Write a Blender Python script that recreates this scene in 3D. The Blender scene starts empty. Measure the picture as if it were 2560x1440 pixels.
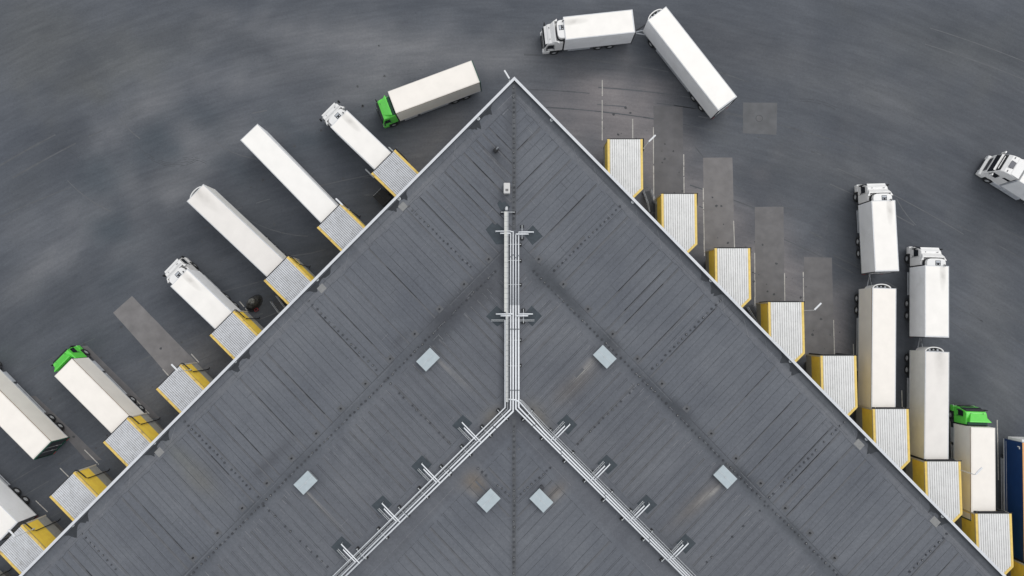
import bpy, math, random
from mathutils import Vector, noise
random.seed(7)
R = math.radians
scene = bpy.context.scene
COL = scene.collection
H, F, TILT = 77.0, 1707.0, R(3.05)

def W(u, v, z=0.0):
    """photo point seen at height z -> metres in the yard (x east, y north, z up)"""
    dx, dy = (u-1280)/F, -(v-720)/F
    s, c = math.sin(TILT), math.cos(TILT)
    y, zz = dy*c + s, dy*s - c
    t = (H-z)/(-zz)
    return Vector((dx*t, y*t, z))

# ------------------------------------------------------------------ materials
def new_mat(name):
    m = bpy.data.materials.new(name); m.use_nodes = True
    nt = m.node_tree; b = nt.nodes['Principled BSDF']
    return m, nt, b
def N(nt, t, **kw):
    n = nt.nodes.new(t)
    for k, v in kw.items(): setattr(n, k, v)
    return n
def math_n(nt, op, a, b=None):
    n = N(nt, 'ShaderNodeMath', operation=op)
    for i, x in enumerate((a, b)):
        if x is None: continue
        if isinstance(x, (int, float)): n.inputs[i].default_value = x
        else: nt.links.new(x, n.inputs[i])
    return n.outputs[0]
def ramp(nt, fac, stops):
    n = N(nt, 'ShaderNodeValToRGB'); e = n.color_ramp.elements
    while len(e) < len(stops): e.new(0.5)
    for i, (p, c) in enumerate(stops):
        e[i].position = p; e[i].color = (*c, 1) if len(c) == 3 else c
    nt.links.new(fac, n.inputs[0]); return n.outputs[0]
def mix(nt, kind, fac, a, b):
    n = N(nt, 'ShaderNodeMix', data_type='RGBA', blend_type=kind)
    for i, x in ((0, fac), (6, a), (7, b)):
        if isinstance(x, (int, float)): n.inputs[i].default_value = x
        elif isinstance(x, tuple): n.inputs[i].default_value = (*x, 1)
        else: nt.links.new(x, n.inputs[i])
    return n.outputs[2]
def simple(name, col, rough=.6, var=.12, scale=1.5, metal=0.0, coat=0.0, dirt=None, dirt_amt=.5, dscale=3.0):
    """plain colour broken up by noise; optional dirt blotches"""
    m, nt, b = new_mat(name)
    tc = N(nt, 'ShaderNodeTexCoord'); oi = N(nt, 'ShaderNodeObjectInfo')
    n1 = N(nt, 'ShaderNodeTexNoise'); n1.inputs['Scale'].default_value = scale; n1.inputs['Detail'].default_value = 6
    add = N(nt, 'ShaderNodeVectorMath', operation='ADD'); cm = N(nt, 'ShaderNodeVectorMath', operation='SCALE')
    nt.links.new(oi.outputs['Location'], cm.inputs[0]); cm.inputs['Scale'].default_value = .73
    nt.links.new(tc.outputs['Object'], add.inputs[0]); nt.links.new(cm.outputs[0], add.inputs[1])
    nt.links.new(add.outputs[0], n1.inputs['Vector'])
    lo = tuple(max(0, c*(1-var)) for c in col); hi = tuple(min(1, c*(1+var)) for c in col)
    c = ramp(nt, n1.outputs[0], [(.3, lo), (.7, hi)])
    if dirt:
        n2 = N(nt, 'ShaderNodeTexNoise'); n2.inputs['Scale'].default_value = dscale; n2.inputs['Detail'].default_value = 8
        n2.inputs['Roughness'].default_value = .7
        nt.links.new(add.outputs[0], n2.inputs['Vector'])
        f = ramp(nt, n2.outputs[0], [(.52, (0, 0, 0)), (.72, (dirt_amt,)*3)])
        c = mix(nt, 'MIX', f, c, dirt)
    nt.links.new(c, b.inputs['Base Color'])
    b.inputs['Roughness'].default_value = rough; b.inputs['Metallic'].default_value = metal
    b.inputs['Coat Weight'].default_value = coat
    return m

M = {}
M['white'] = simple('white_paint', (.84, .83, .81), .42, .03, 1.2, coat=.2)
M['cabwhite'] = simple('cab_white', (.80, .79, .77), .3, .03, 2, coat=.4)
M['edge'] = simple('roof_edge_rail', (.66, .67, .68), .45, .06, 3)
M['trim'] = simple('aluminium_trim', (.58, .59, .60), .45, .08, 4)
M['green'] = simple('green_paint', (.12, .66, .07), .3, .05, 3, coat=.4)
M['dgreen'] = simple('dark_green_paint', (.008, .07, .045), .4, .1, 3)
M['black'] = simple('black_rubber', (.018, .019, .021), .8, .3, 6)
M['chassis'] = simple('chassis_metal', (.045, .048, .055), .6, .3, 5)
M['glass'] = simple('dark_glass', (.012, .014, .018), .08, .1, 2)
M['rim'] = simple('wheel_rim', (.42, .43, .44), .4, .2, 6)
M['guard'] = simple('side_guard', (.42, .44, .47), .45, .15, 3)
M['steel'] = simple('galvanised_steel', (.52, .54, .55), .45, .12, 6)
M['dsteel'] = simple('dull_steel', (.22, .235, .25), .5, .2, 6)
M['pipe'] = simple('pipe_cladding', (.78, .80, .82), .35, .06, 4)
M['tray'] = simple('duct_lid', (.60, .60, .565), .5, .09, 3)
M['yellow'] = simple('yellow_cladding', (1.0, .68, .09), .5, .08, 2)
M['yellow_edge'] = simple('yellow_flashing', (.83, .60, .16), .5, .08, 3, dirt=(.42, .22, .05), dirt_amt=.25, dscale=2.5)
M['yellow_old'] = simple('weathered_yellow_flashing', (.78, .55, .14), .55, .1, 3, dirt=(.20, .12, .04), dirt_amt=.75, dscale=1.8)
M['grey_clad'] = simple('grey_cladding', (.33, .33, .31), .55, .1, 3)
M['rib_new'] = simple('ribbed_sheet_pale', (.80, .795, .775), .5, .06, 1.2, dirt=(.35, .35, .33), dirt_amt=.25, dscale=1.5)
M['rib_old'] = simple('ribbed_sheet_weathered', (.64, .65, .67), .5, .09, 1.0, dirt=(.22, .20, .17), dirt_amt=.55, dscale=2.4)
M['groove_new'] = simple('groove_dirt_pale', (.50, .50, .48), .8, .2, 4)
M['groove_old'] = simple('groove_dirt', (.22, .225, .23), .8, .35, 4)
M['concrete'] = simple('concrete', (.16, .155, .15), .85, .15, 2)
M['wall'] = simple('wall_panel', (.24, .25, .27), .6, .06, 1)
M['coping'] = simple('coping_flashing', (.64, .655, .675), .4, .05, .8, dirt=(.4, .42, .45), dirt_amt=.4)
M['seam'] = simple('bitumen_seam', (.056, .060, .068), .85, .35, 1.5)
M['seam_light'] = simple('weathered_seam', (.20, .205, .215), .85, .2, 3)
M['patch'] = simple('new_bitumen', (.046, .058, .068), .8, .15, 3)
M['wet'] = simple('wet_bitumen', (.030, .034, .040), .8, .2, 2)
M['slab'] = simple('grey_repair_sheet', (.235, .235, .23), .8, .1, 4)
M['hatch'] = simple('hatch_lid', (.42, .48, .505), .45, .05, 2)
M['line'] = simple('worn_line_paint', (.50, .48, .44), .8, .2, 2, dirt=(.14, .14, .14), dirt_amt=.9, dscale=5)
M['red'] = simple('red_plastic', (.32, .03, .04), .5, .2, 6)
M['blue'] = simple('blue_paint', (.003, .034, .13), .35, .06, 2, coat=.3)
M['orange'] = simple('orange_paint', (.80, .42, .15), .45, .06, 2)
M['acgrey'] = simple('unit_casing', (.60, .59, .57), .45, .04, 5)
M['tarp'] = simple('black_sheet', (.045, .045, .042), .75, .6, 5)
M['lamp'] = simple('lamp_housing', (.72, .73, .74), .4, .05, 5)

def corr_bump(m, freq, axis='Z', strength=.5):
    nt = m.node_tree; b = nt.nodes['Principled BSDF']
    tc = N(nt, 'ShaderNodeTexCoord'); w = N(nt, 'ShaderNodeTexWave', bands_direction=axis)
    w.inputs['Scale'].default_value = freq; nt.links.new(tc.outputs['Object'], w.inputs['Vector'])
    bp = N(nt, 'ShaderNodeBump'); bp.inputs['Strength'].default_value = strength; bp.inputs['Distance'].default_value = .06
    nt.links.new(w.outputs[0], bp.inputs['Height']); nt.links.new(bp.outputs[0], b.inputs['Normal'])
for k in ('yellow', 'grey_clad'): corr_bump(M[k], 1.6)

def soot_white(name, cx, cy, rx, ry, amt, base=(.84, .83, .81)):
    """white roof sheet with exhaust soot blown back from the cooling unit"""
    m = simple(name, base, .45, .035, .8)
    nt = m.node_tree; b = nt.nodes['Principled BSDF']
    src = b.inputs['Base Color'].links[0].from_socket
    tc = N(nt, 'ShaderNodeTexCoord'); mp = N(nt, 'ShaderNodeMapping', vector_type='TEXTURE')
    mp.inputs['Location'].default_value = (cx, cy, 0); mp.inputs['Scale'].default_value = (rx, ry, 9)
    nt.links.new(tc.outputs['Object'], mp.inputs[0])
    g = N(nt, 'ShaderNodeTexGradient', gradient_type='SPHERICAL'); nt.links.new(mp.outputs[0], g.inputs[0])
    n2 = N(nt, 'ShaderNodeTexNoise'); n2.inputs['Scale'].default_value = 1.3; nt.links.new(tc.outputs['Object'], n2.inputs['Vector'])
    f = math_n(nt, 'MULTIPLY', math_n(nt, 'MULTIPLY', g.outputs[0], n2.outputs[0]), amt*2)
    nt.links.new(mix(nt, 'MIX', f, src, (.30, .28, .25)), b.inputs['Base Color'])
    return m

def stain_shade_mat(name, polar):
    """asphalt / roofing: python-painted wear attribute, with ground shade painted in, x shader noise"""
    m, nt, b = new_mat(name)
    tc = N(nt, 'ShaderNodeTexCoord'); P = tc.outputs['Object']
    at = N(nt, 'ShaderNodeAttribute', attribute_name='wear_shade')
    def nz(scale, detail, vec=P, rough=.55, dist=0):
        n = N(nt, 'ShaderNodeTexNoise'); n.inputs['Scale'].default_value = scale; n.inputs['Detail'].default_value = detail
        n.inputs['Roughness'].default_value = rough; n.inputs['Distortion'].default_value = dist
        nt.links.new(vec, n.inputs['Vector']); return n.outputs[0]
    c = at.outputs['Color']
    sx = N(nt, 'ShaderNodeSeparateXYZ'); nt.links.new(P, sx.inputs[0])
    if polar:   # tyre-swept streaks curving round the building corner
        x, y = sx.outputs[0], math_n(nt, 'ADD', sx.outputs[1], 85)
        r = math_n(nt, 'SQRT', math_n(nt, 'ADD', math_n(nt, 'MULTIPLY', x, x), math_n(nt, 'MULTIPLY', y, y)))
        a = math_n(nt, 'ARCTAN2', x, y)
        cb = N(nt, 'ShaderNodeCombineXYZ'); nt.links.new(math_n(nt, 'MULTIPLY', r, 1.1), cb.inputs[0])
        nt.links.new(math_n(nt, 'MULTIPLY', a, 12), cb.inputs[1])
        st = nz(1.9, 6, cb.outputs[0], .65, .3)
        c = mix(nt, 'MULTIPLY', 1.0, c, ramp(nt, st, [(.3, (.90, .90, .905)), (.7, (1.10, 1.10, 1.095))]))
        big = nz(.11, 5, P, .55, .6)
        c = mix(nt, 'MULTIPLY', 1.0, c, ramp(nt, big, [(.32, (.86, .87, .89)), (.5, (1, 1, 1)), (.7, (1.12, 1.11, 1.10))]))
        cb2 = N(nt, 'ShaderNodeCombineXYZ'); nt.links.new(math_n(nt, 'MULTIPLY', r, .30), cb2.inputs[0]); nt.links.new(math_n(nt, 'MULTIPLY', a, 9), cb2.inputs[1])
        mid = nz(1.0, 7, cb2.outputs[0], .70, .2)
        c = mix(nt, 'MULTIPLY', 1.0, c, ramp(nt, mid, [(.3, (.84, .85, .865)), (.7, (1.16, 1.15, 1.14))]))
        spots = nz(3.0, 3, P, .6)
        c = mix(nt, 'MULTIPLY', 1.0, c, ramp(nt, spots, [(.24, (.72, .72, .74)), (.34, (1, 1, 1))]))
    else:       # one-metre rolls laid square to the parapets
        q = 1/math.sqrt(2)
        X, Y = math_n(nt, 'MULTIPLY', sx.outputs[0], q), math_n(nt, 'MULTIPLY', sx.outputs[1], -q)
        A, B = math_n(nt, 'ADD', X, Y), math_n(nt, 'SUBTRACT', Y, X)
        hi, lo = math_n(nt, 'MAXIMUM', A, B), math_n(nt, 'MINIMUM', A, B)
        side = math_n(nt, 'GREATER_THAN', A, B)
        idx = math_n(nt, 'ADD', math_n(nt, 'FLOOR', math_n(nt, 'DIVIDE', hi, .92)), math_n(nt, 'MULTIPLY', side, 57))
        wn = N(nt, 'ShaderNodeTexWhiteNoise', noise_dimensions='2D')
        cb0 = N(nt, 'ShaderNodeCombineXYZ'); nt.links.new(idx, cb0.inputs[0])
        nt.links.new(math_n(nt, 'FLOOR', math_n(nt, 'DIVIDE', math_n(nt, 'ADD', lo, math_n(nt, 'MULTIPLY', idx, 3.7)), 7.5)), cb0.inputs[1])
        nt.links.new(cb0.outputs[0], wn.inputs[0])
        c = mix(nt, 'MULTIPLY', 1.0, c, ramp(nt, wn.outputs[0], [(0, (.965, .965, .965)), (1, (1.035, 1.035, 1.03))]))
        cb = N(nt, 'ShaderNodeCombineXYZ'); nt.links.new(math_n(nt, 'MULTIPLY', hi, 2.6), cb.inputs[0])
        nt.links.new(math_n(nt, 'MULTIPLY', lo, .22), cb.inputs[1]); nt.links.new(side, cb.inputs[2])
        st = nz(1.0, 4, cb.outputs[0], .6)
        c = mix(nt, 'MULTIPLY', 1.0, c, ramp(nt, st, [(.3, (.94, .94, .945)), (.7, (1.06, 1.06, 1.055))]))
        big = nz(.14, 4, P, .5, .4)
        c = mix(nt, 'MULTIPLY', 1.0, c, ramp(nt, big, [(.3, (.86, .87, .89)), (.7, (1.12, 1.115, 1.10))]))
    if not polar: c = mix(nt, 'MULTIPLY', 1.0, c, (1.08, 1.06, 1.045))
    else: c = mix(nt, 'MULTIPLY', 1.0, c, (1.10, 1.10, 1.105))
    g2 = nz(3.6, 4, P, .8)
    c = mix(nt, 'MULTIPLY', 1.0, c, ramp(nt, g2, [(.3, (.90, .90, .90)), (.7, (1.10, 1.10, 1.10))]))
    gr = nz(14, 3, P, .7)
    c = mix(nt, 'MULTIPLY', 1.0, c, ramp(nt, gr, [(.25, (.86, .86, .86)), (.75, (1.14, 1.14, 1.14))]))
    nt.links.new(c, b.inputs['Base Color']); b.inputs['Roughness'].default_value = .85
    b.inputs['Specular IOR Level'].default_value = .3
    bp = N(nt, 'ShaderNodeBump'); bp.inputs['Strength'].default_value = .3; bp.inputs['Distance'].default_value = .02
    nt.links.new(gr, bp.inputs['Height']); nt.links.new(bp.outputs[0], b.inputs['Normal'])
    return m
M['asphalt'] = stain_shade_mat('asphalt', True)
M['roofing'] = stain_shade_mat('bitumen_roofing', False)
M['asphalt_patch'] = simple('pale_asphalt', (.190, .181, .179), .88, .14, .8, dirt=(.145, .14, .142), dirt_amt=.6, dscale=.9)
M['asphalt_patch_dim'] = simple('greyer_asphalt', (.138, .134, .137), .88, .12, .8, dirt=(.112, .111, .115), dirt_amt=.6, dscale=.9)

# ------------------------------------------------------------------ mesh helpers
M['asphalt_patch_faint'] = simple('dulled_asphalt', (.120, .122, .127), .88, .14, .8, dirt=(.105, .107, .112), dirt_amt=.7, dscale=.9)
M['asphalt_patch_mid'] = simple('faded_asphalt', (.155, .150, .151), .88, .14, .8, dirt=(.125, .122, .125), dirt_amt=.7, dscale=.9)
class MB:
    def __init__(s): s.v = []; s.f = []; s.m = []
    def face(s, pts, m=0):
        i = len(s.v); s.v += [tuple(p) for p in pts]; s.f.append(tuple(range(i, i+len(pts)))); s.m.append(m)
    def box(s, x0, x1, y0, y1, z0, z1, m=0):
        return s.prism([(x0, y0), (x1, y0), (x1, y1), (x0, y1)], z0, z1, m)
    def prism(s, poly, z0, z1, m=0, mtop=None):
        a = sum(poly[i][0]*poly[(i+1) % len(poly)][1]-poly[(i+1) % len(poly)][0]*poly[i][1] for i in range(len(poly)))
        if a < 0: poly = poly[::-1]
        n = len(poly); i = len(s.v)
        s.v += [(p[0], p[1], z0) for p in poly]+[(p[0], p[1], z1) for p in poly]
        s.f.append(tuple(range(i, i+n))[::-1]); s.m.append(m)
        s.f.append(tuple(range(i+n, i+2*n))); s.m.append(m if mtop is None else mtop)
        for k in range(n):
            j = (k+1) % n
            s.f.append((i+k, i+j, i+n+j, i+n+k)); s.m.append(m)
        return s
    def side(s, prof, w, m=0):
        """profile in x,z with its own half width per point -> closed body"""
        n = len(prof); i = len(s.v)
        ws = w if isinstance(w, list) else [w]*n
        s.v += [(p[0], -ws[k], p[1]) for k, p in enumerate(prof)]+[(p[0], ws[k], p[1]) for k, p in enumerate(prof)]
        s.f.append(tuple(range(i, i+n))); s.f.append(tuple(range(i+n, i+2*n))[::-1]); s.m += [m, m]
        for k in range(n):
            j = (k+1) % n
            s.f.append((i+k, i+n+k, i+n+j, i+j)); s.m.append(m)
        return s
    def tube(s, pts, r, n=8, m=0, cap=True):
        pts = [Vector(p) for p in pts]; rings = []
        for k, p in enumerate(pts):
            d = (pts[min(k+1, len(pts)-1)]-pts[max(k-1, 0)]).normalized()
            a = d.cross(Vector((0, 0, 1)))
            if a.length < .05: a = d.cross(Vector((1, 0, 0)))
            a.normalize(); b = d.cross(a).normalized()
            st = 1.0
            if 0 < k < len(pts)-1:
                c = (pts[k]-pts[k-1]).normalized().dot((pts[k+1]-pts[k]).normalized()); st = 1/max(.5, math.sqrt((1+c)/2))
            base = len(s.v)
            for q in range(n):
                t = 2*math.pi*q/n
                s.v.append(tuple(p+(a*math.cos(t)*st+b*math.sin(t))*r))
            rings.append(base)
        for k in range(len(rings)-1):
            for q in range(n):
                j = (q+1) % n
                s.f.append((rings[k]+q, rings[k+1]+q, rings[k+1]+j, rings[k]+j)); s.m.append(m)
        if cap:
            s.f.append(tuple(rings[0]+q for q in range(n))); s.f.append(tuple(rings[-1]+q for q in range(n))[::-1]); s.m += [m, m]
        return s
    def rail(s, pts, w, h, m=0):
        """flat bar of width w, height h following pts"""
        for a, b in zip(pts[:-1], pts[1:]):
            a, b = Vector(a), Vector(b); d = (b-a); d.normalize()
            n = Vector((-d.y, d.x, 0)); n = n.normalized()*w/2 if n.length > .01 else Vector((w/2, 0, 0))
            q = [a-n, b-n, b+n, a+n]; i = len(s.v)
            s.v += [tuple(p) for p in q]+[tuple(p+Vector((0, 0, h))) for p in q]
            for f in ((3, 2, 1, 0), (4, 5, 6, 7), (0, 1, 5, 4), (1, 2, 6, 5), (2, 3, 7, 6), (3, 0, 4, 7)):
                s.f.append(tuple(i+k for k in f)); s.m.append(m)
        return s
    def strip(s, a, b, w, m=0):
        """flat ribbon on a surface"""
        a, b = Vector(a), Vector(b); d = (b-a).normalized(); n = Vector((-d.y, d.x, 0))*w/2
        s.face([a-n, b-n, b+n, a+n], m)
    def build(s, name, mats, parent=None, bevel=0, smooth=False, seg=2):
        me = bpy.data.meshes.new(name); me.from_pydata(s.v, [], s.f); me.update()
        if not isinstance(mats, (list, tuple)): mats = [mats]
        for m in mats: me.materials.append(m)
        me.polygons.foreach_set('material_index', s.m)
        if smooth: me.polygons.foreach_set('use_smooth', [True]*len(me.polygons))
        o = bpy.data.objects.new(name, me); COL.objects.link(o)
        if parent: o.parent = parent
        if bevel:
            b = o.modifiers.new('bevel', 'BEVEL'); b.width = bevel; b.segments = seg; b.limit_method = 'ANGLE'; b.angle_limit = R(35)
        return o
def tag(o, label=None, cat=None, group=None, kind=None):
    for k, v in (('label', label), ('category', cat), ('group', group), ('kind', kind)):
        if v: o[k] = v
    return o
def empty(name, loc=(0, 0, 0), rz=0):
    o = bpy.data.objects.new(name, None); COL.objects.link(o); o.location = loc; o.rotation_euler = (0, 0, rz)
    o.empty_display_size = .3; return o
KIDS = {}
def copy_tree(o, parent=None):
    c = o.copy(); COL.objects.link(c)
    if parent: c.parent = parent
    for ch in [x for x in ALL() if x.parent == o]: copy_tree(ch, c)
    return c
def ALL(): return list(bpy.data.objects)

# ------------------------------------------------------------------ ground
APEX = W(1286, 190, 8.0)
EL = (W(45, 1440, 8.0)-APEX); EL.z = 0; EL.normalize()
ER = (W(2518, 1440, 8.0)-APEX); ER.z = 0; ER.normalize()
NL = Vector((-EL.y, EL.x, 0));  NL = NL if NL.y > 0 else -NL      # outward normals of the two walls
NR = Vector((-ER.y, ER.x, 0));  NR = NR if NR.y > 0 else -NR
A0 = Vector((APEX.x, APEX.y, 0))
print('EL', EL, 'ER', ER, 'dot', EL.dot(ER), 'apex', A0)

def lerp3(a, b, t): return tuple(a[i]+(b[i]-a[i])*t for i in range(3))
def blobs(lst, z):
    out = []
    for (u, v, ru, rv, ang, col, amt) in lst:
        p = W(u, v, z); s = (H-z)/F
        out.append((p.x, p.y, ru*s, rv*s, R(-ang), col, amt))
    return out
def apply(col, x, y, bl, wob=.0, gain=1.0):
    for (px, py, rx, ry, a, c, amt) in bl:
        dx, dy = x-px, y-py
        if abs(dx) > 2.2*max(rx, ry) or abs(dy) > 2.2*max(rx, ry): continue
        qx = (dx*math.cos(a)+dy*math.sin(a))/rx; qy = (-dx*math.sin(a)+dy*math.cos(a))/ry
        d = qx*qx+qy*qy
        if d > 4.5: continue
        n = noise.noise(Vector((x*.35, y*.35, px)))*.9
        t = min(.97, amt*gain)*math.exp(-d*(1.1+n*wob))
        col = lerp3(col, c, max(0, min(1, t)))
    return col
WARM, PALE, DARK, BLU, OLIV = (.205, .190, .189), (.158, .161, .168), (.058, .064, .072), (.062, .074, .086), (.105, .108, .104)
gb = blobs([  # asphalt stains, plus shade painted in beside parked vehicles and docks
    (1560, 290, 130, 90, 10, WARM, .75), (1400, 330, 90, 60, 40, WARM, .35), (1500, 210, 110, 50, 0, WARM, .3), (1660, 380, 60, 120, 0, WARM, .5),
    (1800, 560, 70, 130, 0, WARM, .35), (1930, 640, 70, 130, 0, WARM, .4), (1560, 420, 60, 90, 0, WARM, .3), (2050, 790, 70, 100, 0, WARM, .4), (1700, 560, 40, 60, 0, WARM, .3), (1650, 400, 120, 60, 45, WARM, .5), (1800, 555, 120, 60, 45, WARM, .5), (1950, 700, 120, 55, 45, WARM, .5), (2070, 830, 70, 50, 45, WARM, .45), (1480, 260, 90, 50, 45, WARM, .4),
    (820, 95, 330, 45, 4, PALE, .55), (1120, 130, 260, 40, 3, PALE, .5), (930, 200, 170, 60, -25, PALE, .5), (700, 170, 200, 45, 5, PALE, .35), (1300, 150, 120, 50, 0, PALE, .45),
    (560, 350, 120, 60, -30, PALE, .35), (430, 475, 90, 60, -10, PALE, .5), (385, 255, 110, 45, -35, PALE, .5), (260, 345, 60, 50, -30, PALE, .4), (600, 215, 90, 40, 0, PALE, .35),
    (130, 640, 170, 45, -45, PALE, .45), (210, 530, 60, 70, -40, PALE, .35), (60, 560, 70, 60, -45, PALE, .25), (330, 620, 60, 50, -45, PALE, .3), (480, 330, 50, 50, 0, PALE, .35), (310, 440, 45, 60, -20, PALE, .35),
    (100, 100, 160, 120, 0, OLIV, .4), (300, 160, 170, 80, -20, OLIV, .4), (390, 345, 60, 40, 10, BLU, .75), (510, 290, 60, 35, 20, BLU, .5), (240, 450, 70, 60, -30, BLU, .6), (270, 575, 60, 45, 10, BLU, .7),
    (370, 395, 90, 25, 0, BLU, .4), (700, 300, 60, 35, 20, BLU, .4), (430, 95, 120, 40, 0, DARK, .4), (160, 360, 90, 60, -30, DARK, .35), (60, 460, 90, 60, -45, DARK, .4), (150, 770, 130, 30, -45, DARK, .35),
    (60, 720, 60, 40, -45, DARK, .3), (300, 690, 60, 40, -40, BLU, .4), (430, 590, 50, 50, -45, DARK, .3), (640, 130, 120, 30, 5, DARK, .3), (780, 200, 100, 25, 8, DARK, .25),
    (660, 560, 60, 100, -40, DARK, .5), (780, 350, 60, 30, 5, BLU, .6), (860, 380, 60, 60, 40, DARK, .45), (590, 420, 30, 60, -45, BLU, .4),  # dark ones paint the shade between the left trailers
    (520, 700, 60, 90, -45, DARK, .45), (400, 860, 40, 80, -45, DARK, .35), (230, 1010, 50, 100, -45, DARK, .4), (80, 1180, 60, 60, -45, DARK, .4), (1000, 300, 90, 40, -15, DARK, .4),  # shade painted along the lorries on the left
    (900, 500, 50, 60, -45, DARK, .6), (760, 620, 40, 60, -45, DARK, .6), (640, 760, 40, 60, -45, DARK, .5), (1020, 430, 60, 50, -45, (.12, .115, .115), .5),  # dark ones paint the shade between the left dock shelters
    (1100, 340, 90, 50, -40, (.13, .125, .125), .4), (500, 900, 60, 70, -45, (.14, .135, .133), .5), (380, 1010, 60, 40, 45, (.13, .128, .126), .4),
    (1750, 330, 60, 60, 0, DARK, .35), (1720, 230, 70, 40, 50, DARK, .4), (1480, 170, 160, 25, -5, DARK, .4), (1560, 40, 60, 60, 0, DARK, .3), (1300, 90, 90, 60, 0, DARK, .25),  # includes painted shade below the top lorry and its trailer
    (1900, 130, 260, 60, 12, (.092, .095, .102), .4), (2200, 260, 300, 90, 12, (.105, .108, .112), .35), (2400, 120, 200, 90, 0, OLIV, .3), (2350, 90, 160, 40, 8, DARK, .25),
    (2100, 420, 200, 70, 10, (.11, .113, .117), .4), (1950, 420, 90, 70, 0, DARK, .25), (2080, 560, 60, 120, 0, DARK, .35), (2060, 700, 60, 60, 0, DARK, .2),
    (2440, 560, 120, 60, 0, DARK, .3), (2480, 760, 70, 160, 0, (.11, .113, .116), .4), (2420, 960, 40, 60, 0, DARK, .4), (2500, 1000, 50, 120, 0, (.105, .11, .114), .4),
    (2260, 900, 20, 200, 0, DARK, .5), (2140, 820, 20, 160, 0, DARK, .45), (2120, 540, 25, 100, 0, DARK, .4), (2250, 720, 30, 100, 0, DARK, .4), (2385, 1100, 20, 120, 0, DARK, .5), (2505, 1250, 20, 160, 0, DARK, .6),  # narrow strips of painted shade alongside the right-hand vehicles
    (1430, 560, 500, 500, 0, (.10, .10, .102), .0)], 0)
def wear_shade_ground(x, y):
    r = math.hypot(x, y+42)
    base = (.082, .0895, .102)
    n = noise.fractal(Vector((x*.06, y*.06, 3.3)), 1, 2, 4)
    base = tuple(c*(1+.16*n) for c in base)
    return apply(base, x, y, gb, 1.3, 1.25)
gx = [-900, -300, -120]+[-66+i*.66 for i in range(201)]+[120, 300, 900]
gy = [-900, -300, -110]+[-44+i*.66 for i in range(141)]+[110, 300, 900]
vs = [(x, y, 0) for y in gy for x in gx]; nx = len(gx)
fs = [(j*nx+i, j*nx+i+1, (j+1)*nx+i+1, (j+1)*nx+i) for j in range(len(gy)-1) for i in range(nx-1)]
me = bpy.data.meshes.new('ground'); me.from_pydata(vs, [], fs); me.materials.append(M['asphalt'])
at = me.color_attributes.new('wear_shade', 'FLOAT_COLOR', 'POINT')
buf = []
for (x, y, z) in vs:
    c = wear_shade_ground(x, y) if abs(x) < 70 and abs(y) < 60 else (.082, .0895, .102)
    buf += [*c, 1]
at.data.foreach_set('color', buf)
g = bpy.data.objects.new('ground', me); COL.objects.link(g); tag(g, kind='structure')

def wob(pts, amp, step=1.0):
    """outline with a slightly irregular edge"""
    out = []
    for a, b in zip(pts, pts[1:]+pts[:1]):
        n = max(1, int((b-a).length/step)); d = (b-a); nn = Vector((-d.y, d.x, 0)).normalized()
        for k in range(n): out.append(a+d*k/n+nn*random.uniform(-amp, amp))
    return out
def patch(px, mat, z, name='asphalt_patch'):
    mb = MB(); pts = wob([W(*p, 0) for p in px], .02)
    pts = [(p.x, p.y) for p in pts]; mb.prism(pts, .0, z)
    mb.build(name, M[mat]).__setitem__('kind', 'structure')
patch([(1633.5, 265), (1707, 267), (1708, 380), (1708, 486), (1635, 486)], 'asphalt_patch_dim', .004)
patch([(1758, 394), (1831, 394), (1837, 622), (1760, 622)], 'asphalt_patch', .005)
patch([(1887, 517), (1959, 517), (1961, 757), (1888, 757)], 'asphalt_patch_mid', .006)
patch([(2010, 642), (2080, 644), (2086, 890), (2010, 890)], 'asphalt_patch_mid', .004)
patch([(1858, 256), (1943, 257), (1941, 337), (1857, 333)], 'asphalt_patch_faint', .005)
patch([(283, 782), (330, 740), (510, 925), (440, 960)], 'asphalt_patch', .006)
patch([(204, 866), (218, 864), (400, 1045), (372, 1045)], 'asphalt_patch_dim', .004)
patch([(72, 990), (90, 990), (255, 1150), (215, 1150)], 'asphalt_patch_dim', .005)

mb = MB()
LN = [((1505.5, 250), (1505.5, 352)), ((1581.5, 297), (1581.7, 350)), ((1633.5, 318), (1634.5, 500)), ((1709, 386), (1710, 490)), ((1758, 470), (1761, 640)),
      ((1834, 552), (1836.5, 625)), ((1886.5, 632), (1887.5, 765)), ((1961, 683), (1962, 760)), ((2008, 680), (2009, 757)), ((2084, 800), (2086, 892)),
      ((2133, 860), (2134, 892)), ((2254.5, 976), (2256, 1026)), ((2374.5, 1030), (2379, 1156)), ((2493, 1050), (2496, 1200)), ((341, 1000.6), (373, 1034)),
      ((211, 1124.5), (247, 1161)), ((478, 885), (497, 906)), ((407, 923), (424, 942)), ((89.6, 1251.5), (119, 1280)), ((150, 1170), (173, 1193)), ((599, 754), (618, 776)),
      ((1505.7, 200), (1505.6, 240)), ((2620, 1180), (2622, 1330))]
for a, b in LN:
    a, b = W(*a), W(*b); L = (b-a).length; d = (b-a).normalized(); t = 0
    while t < L:
        s = random.uniform(.5, 2.4); e = min(L, t+s)
        n = Vector((-d.y, d.x, 0)); o = n*random.uniform(-.012, .012)+Vector((0, 0, .010))
        mb.strip(a+d*t+o, a+d*e+o, random.uniform(.085, .12)); t = e+(random.uniform(.03, .25) if random.random() < .4 else 0.0)
mb.build('painted_lines', M['line'])['kind'] = 'structure'
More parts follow.
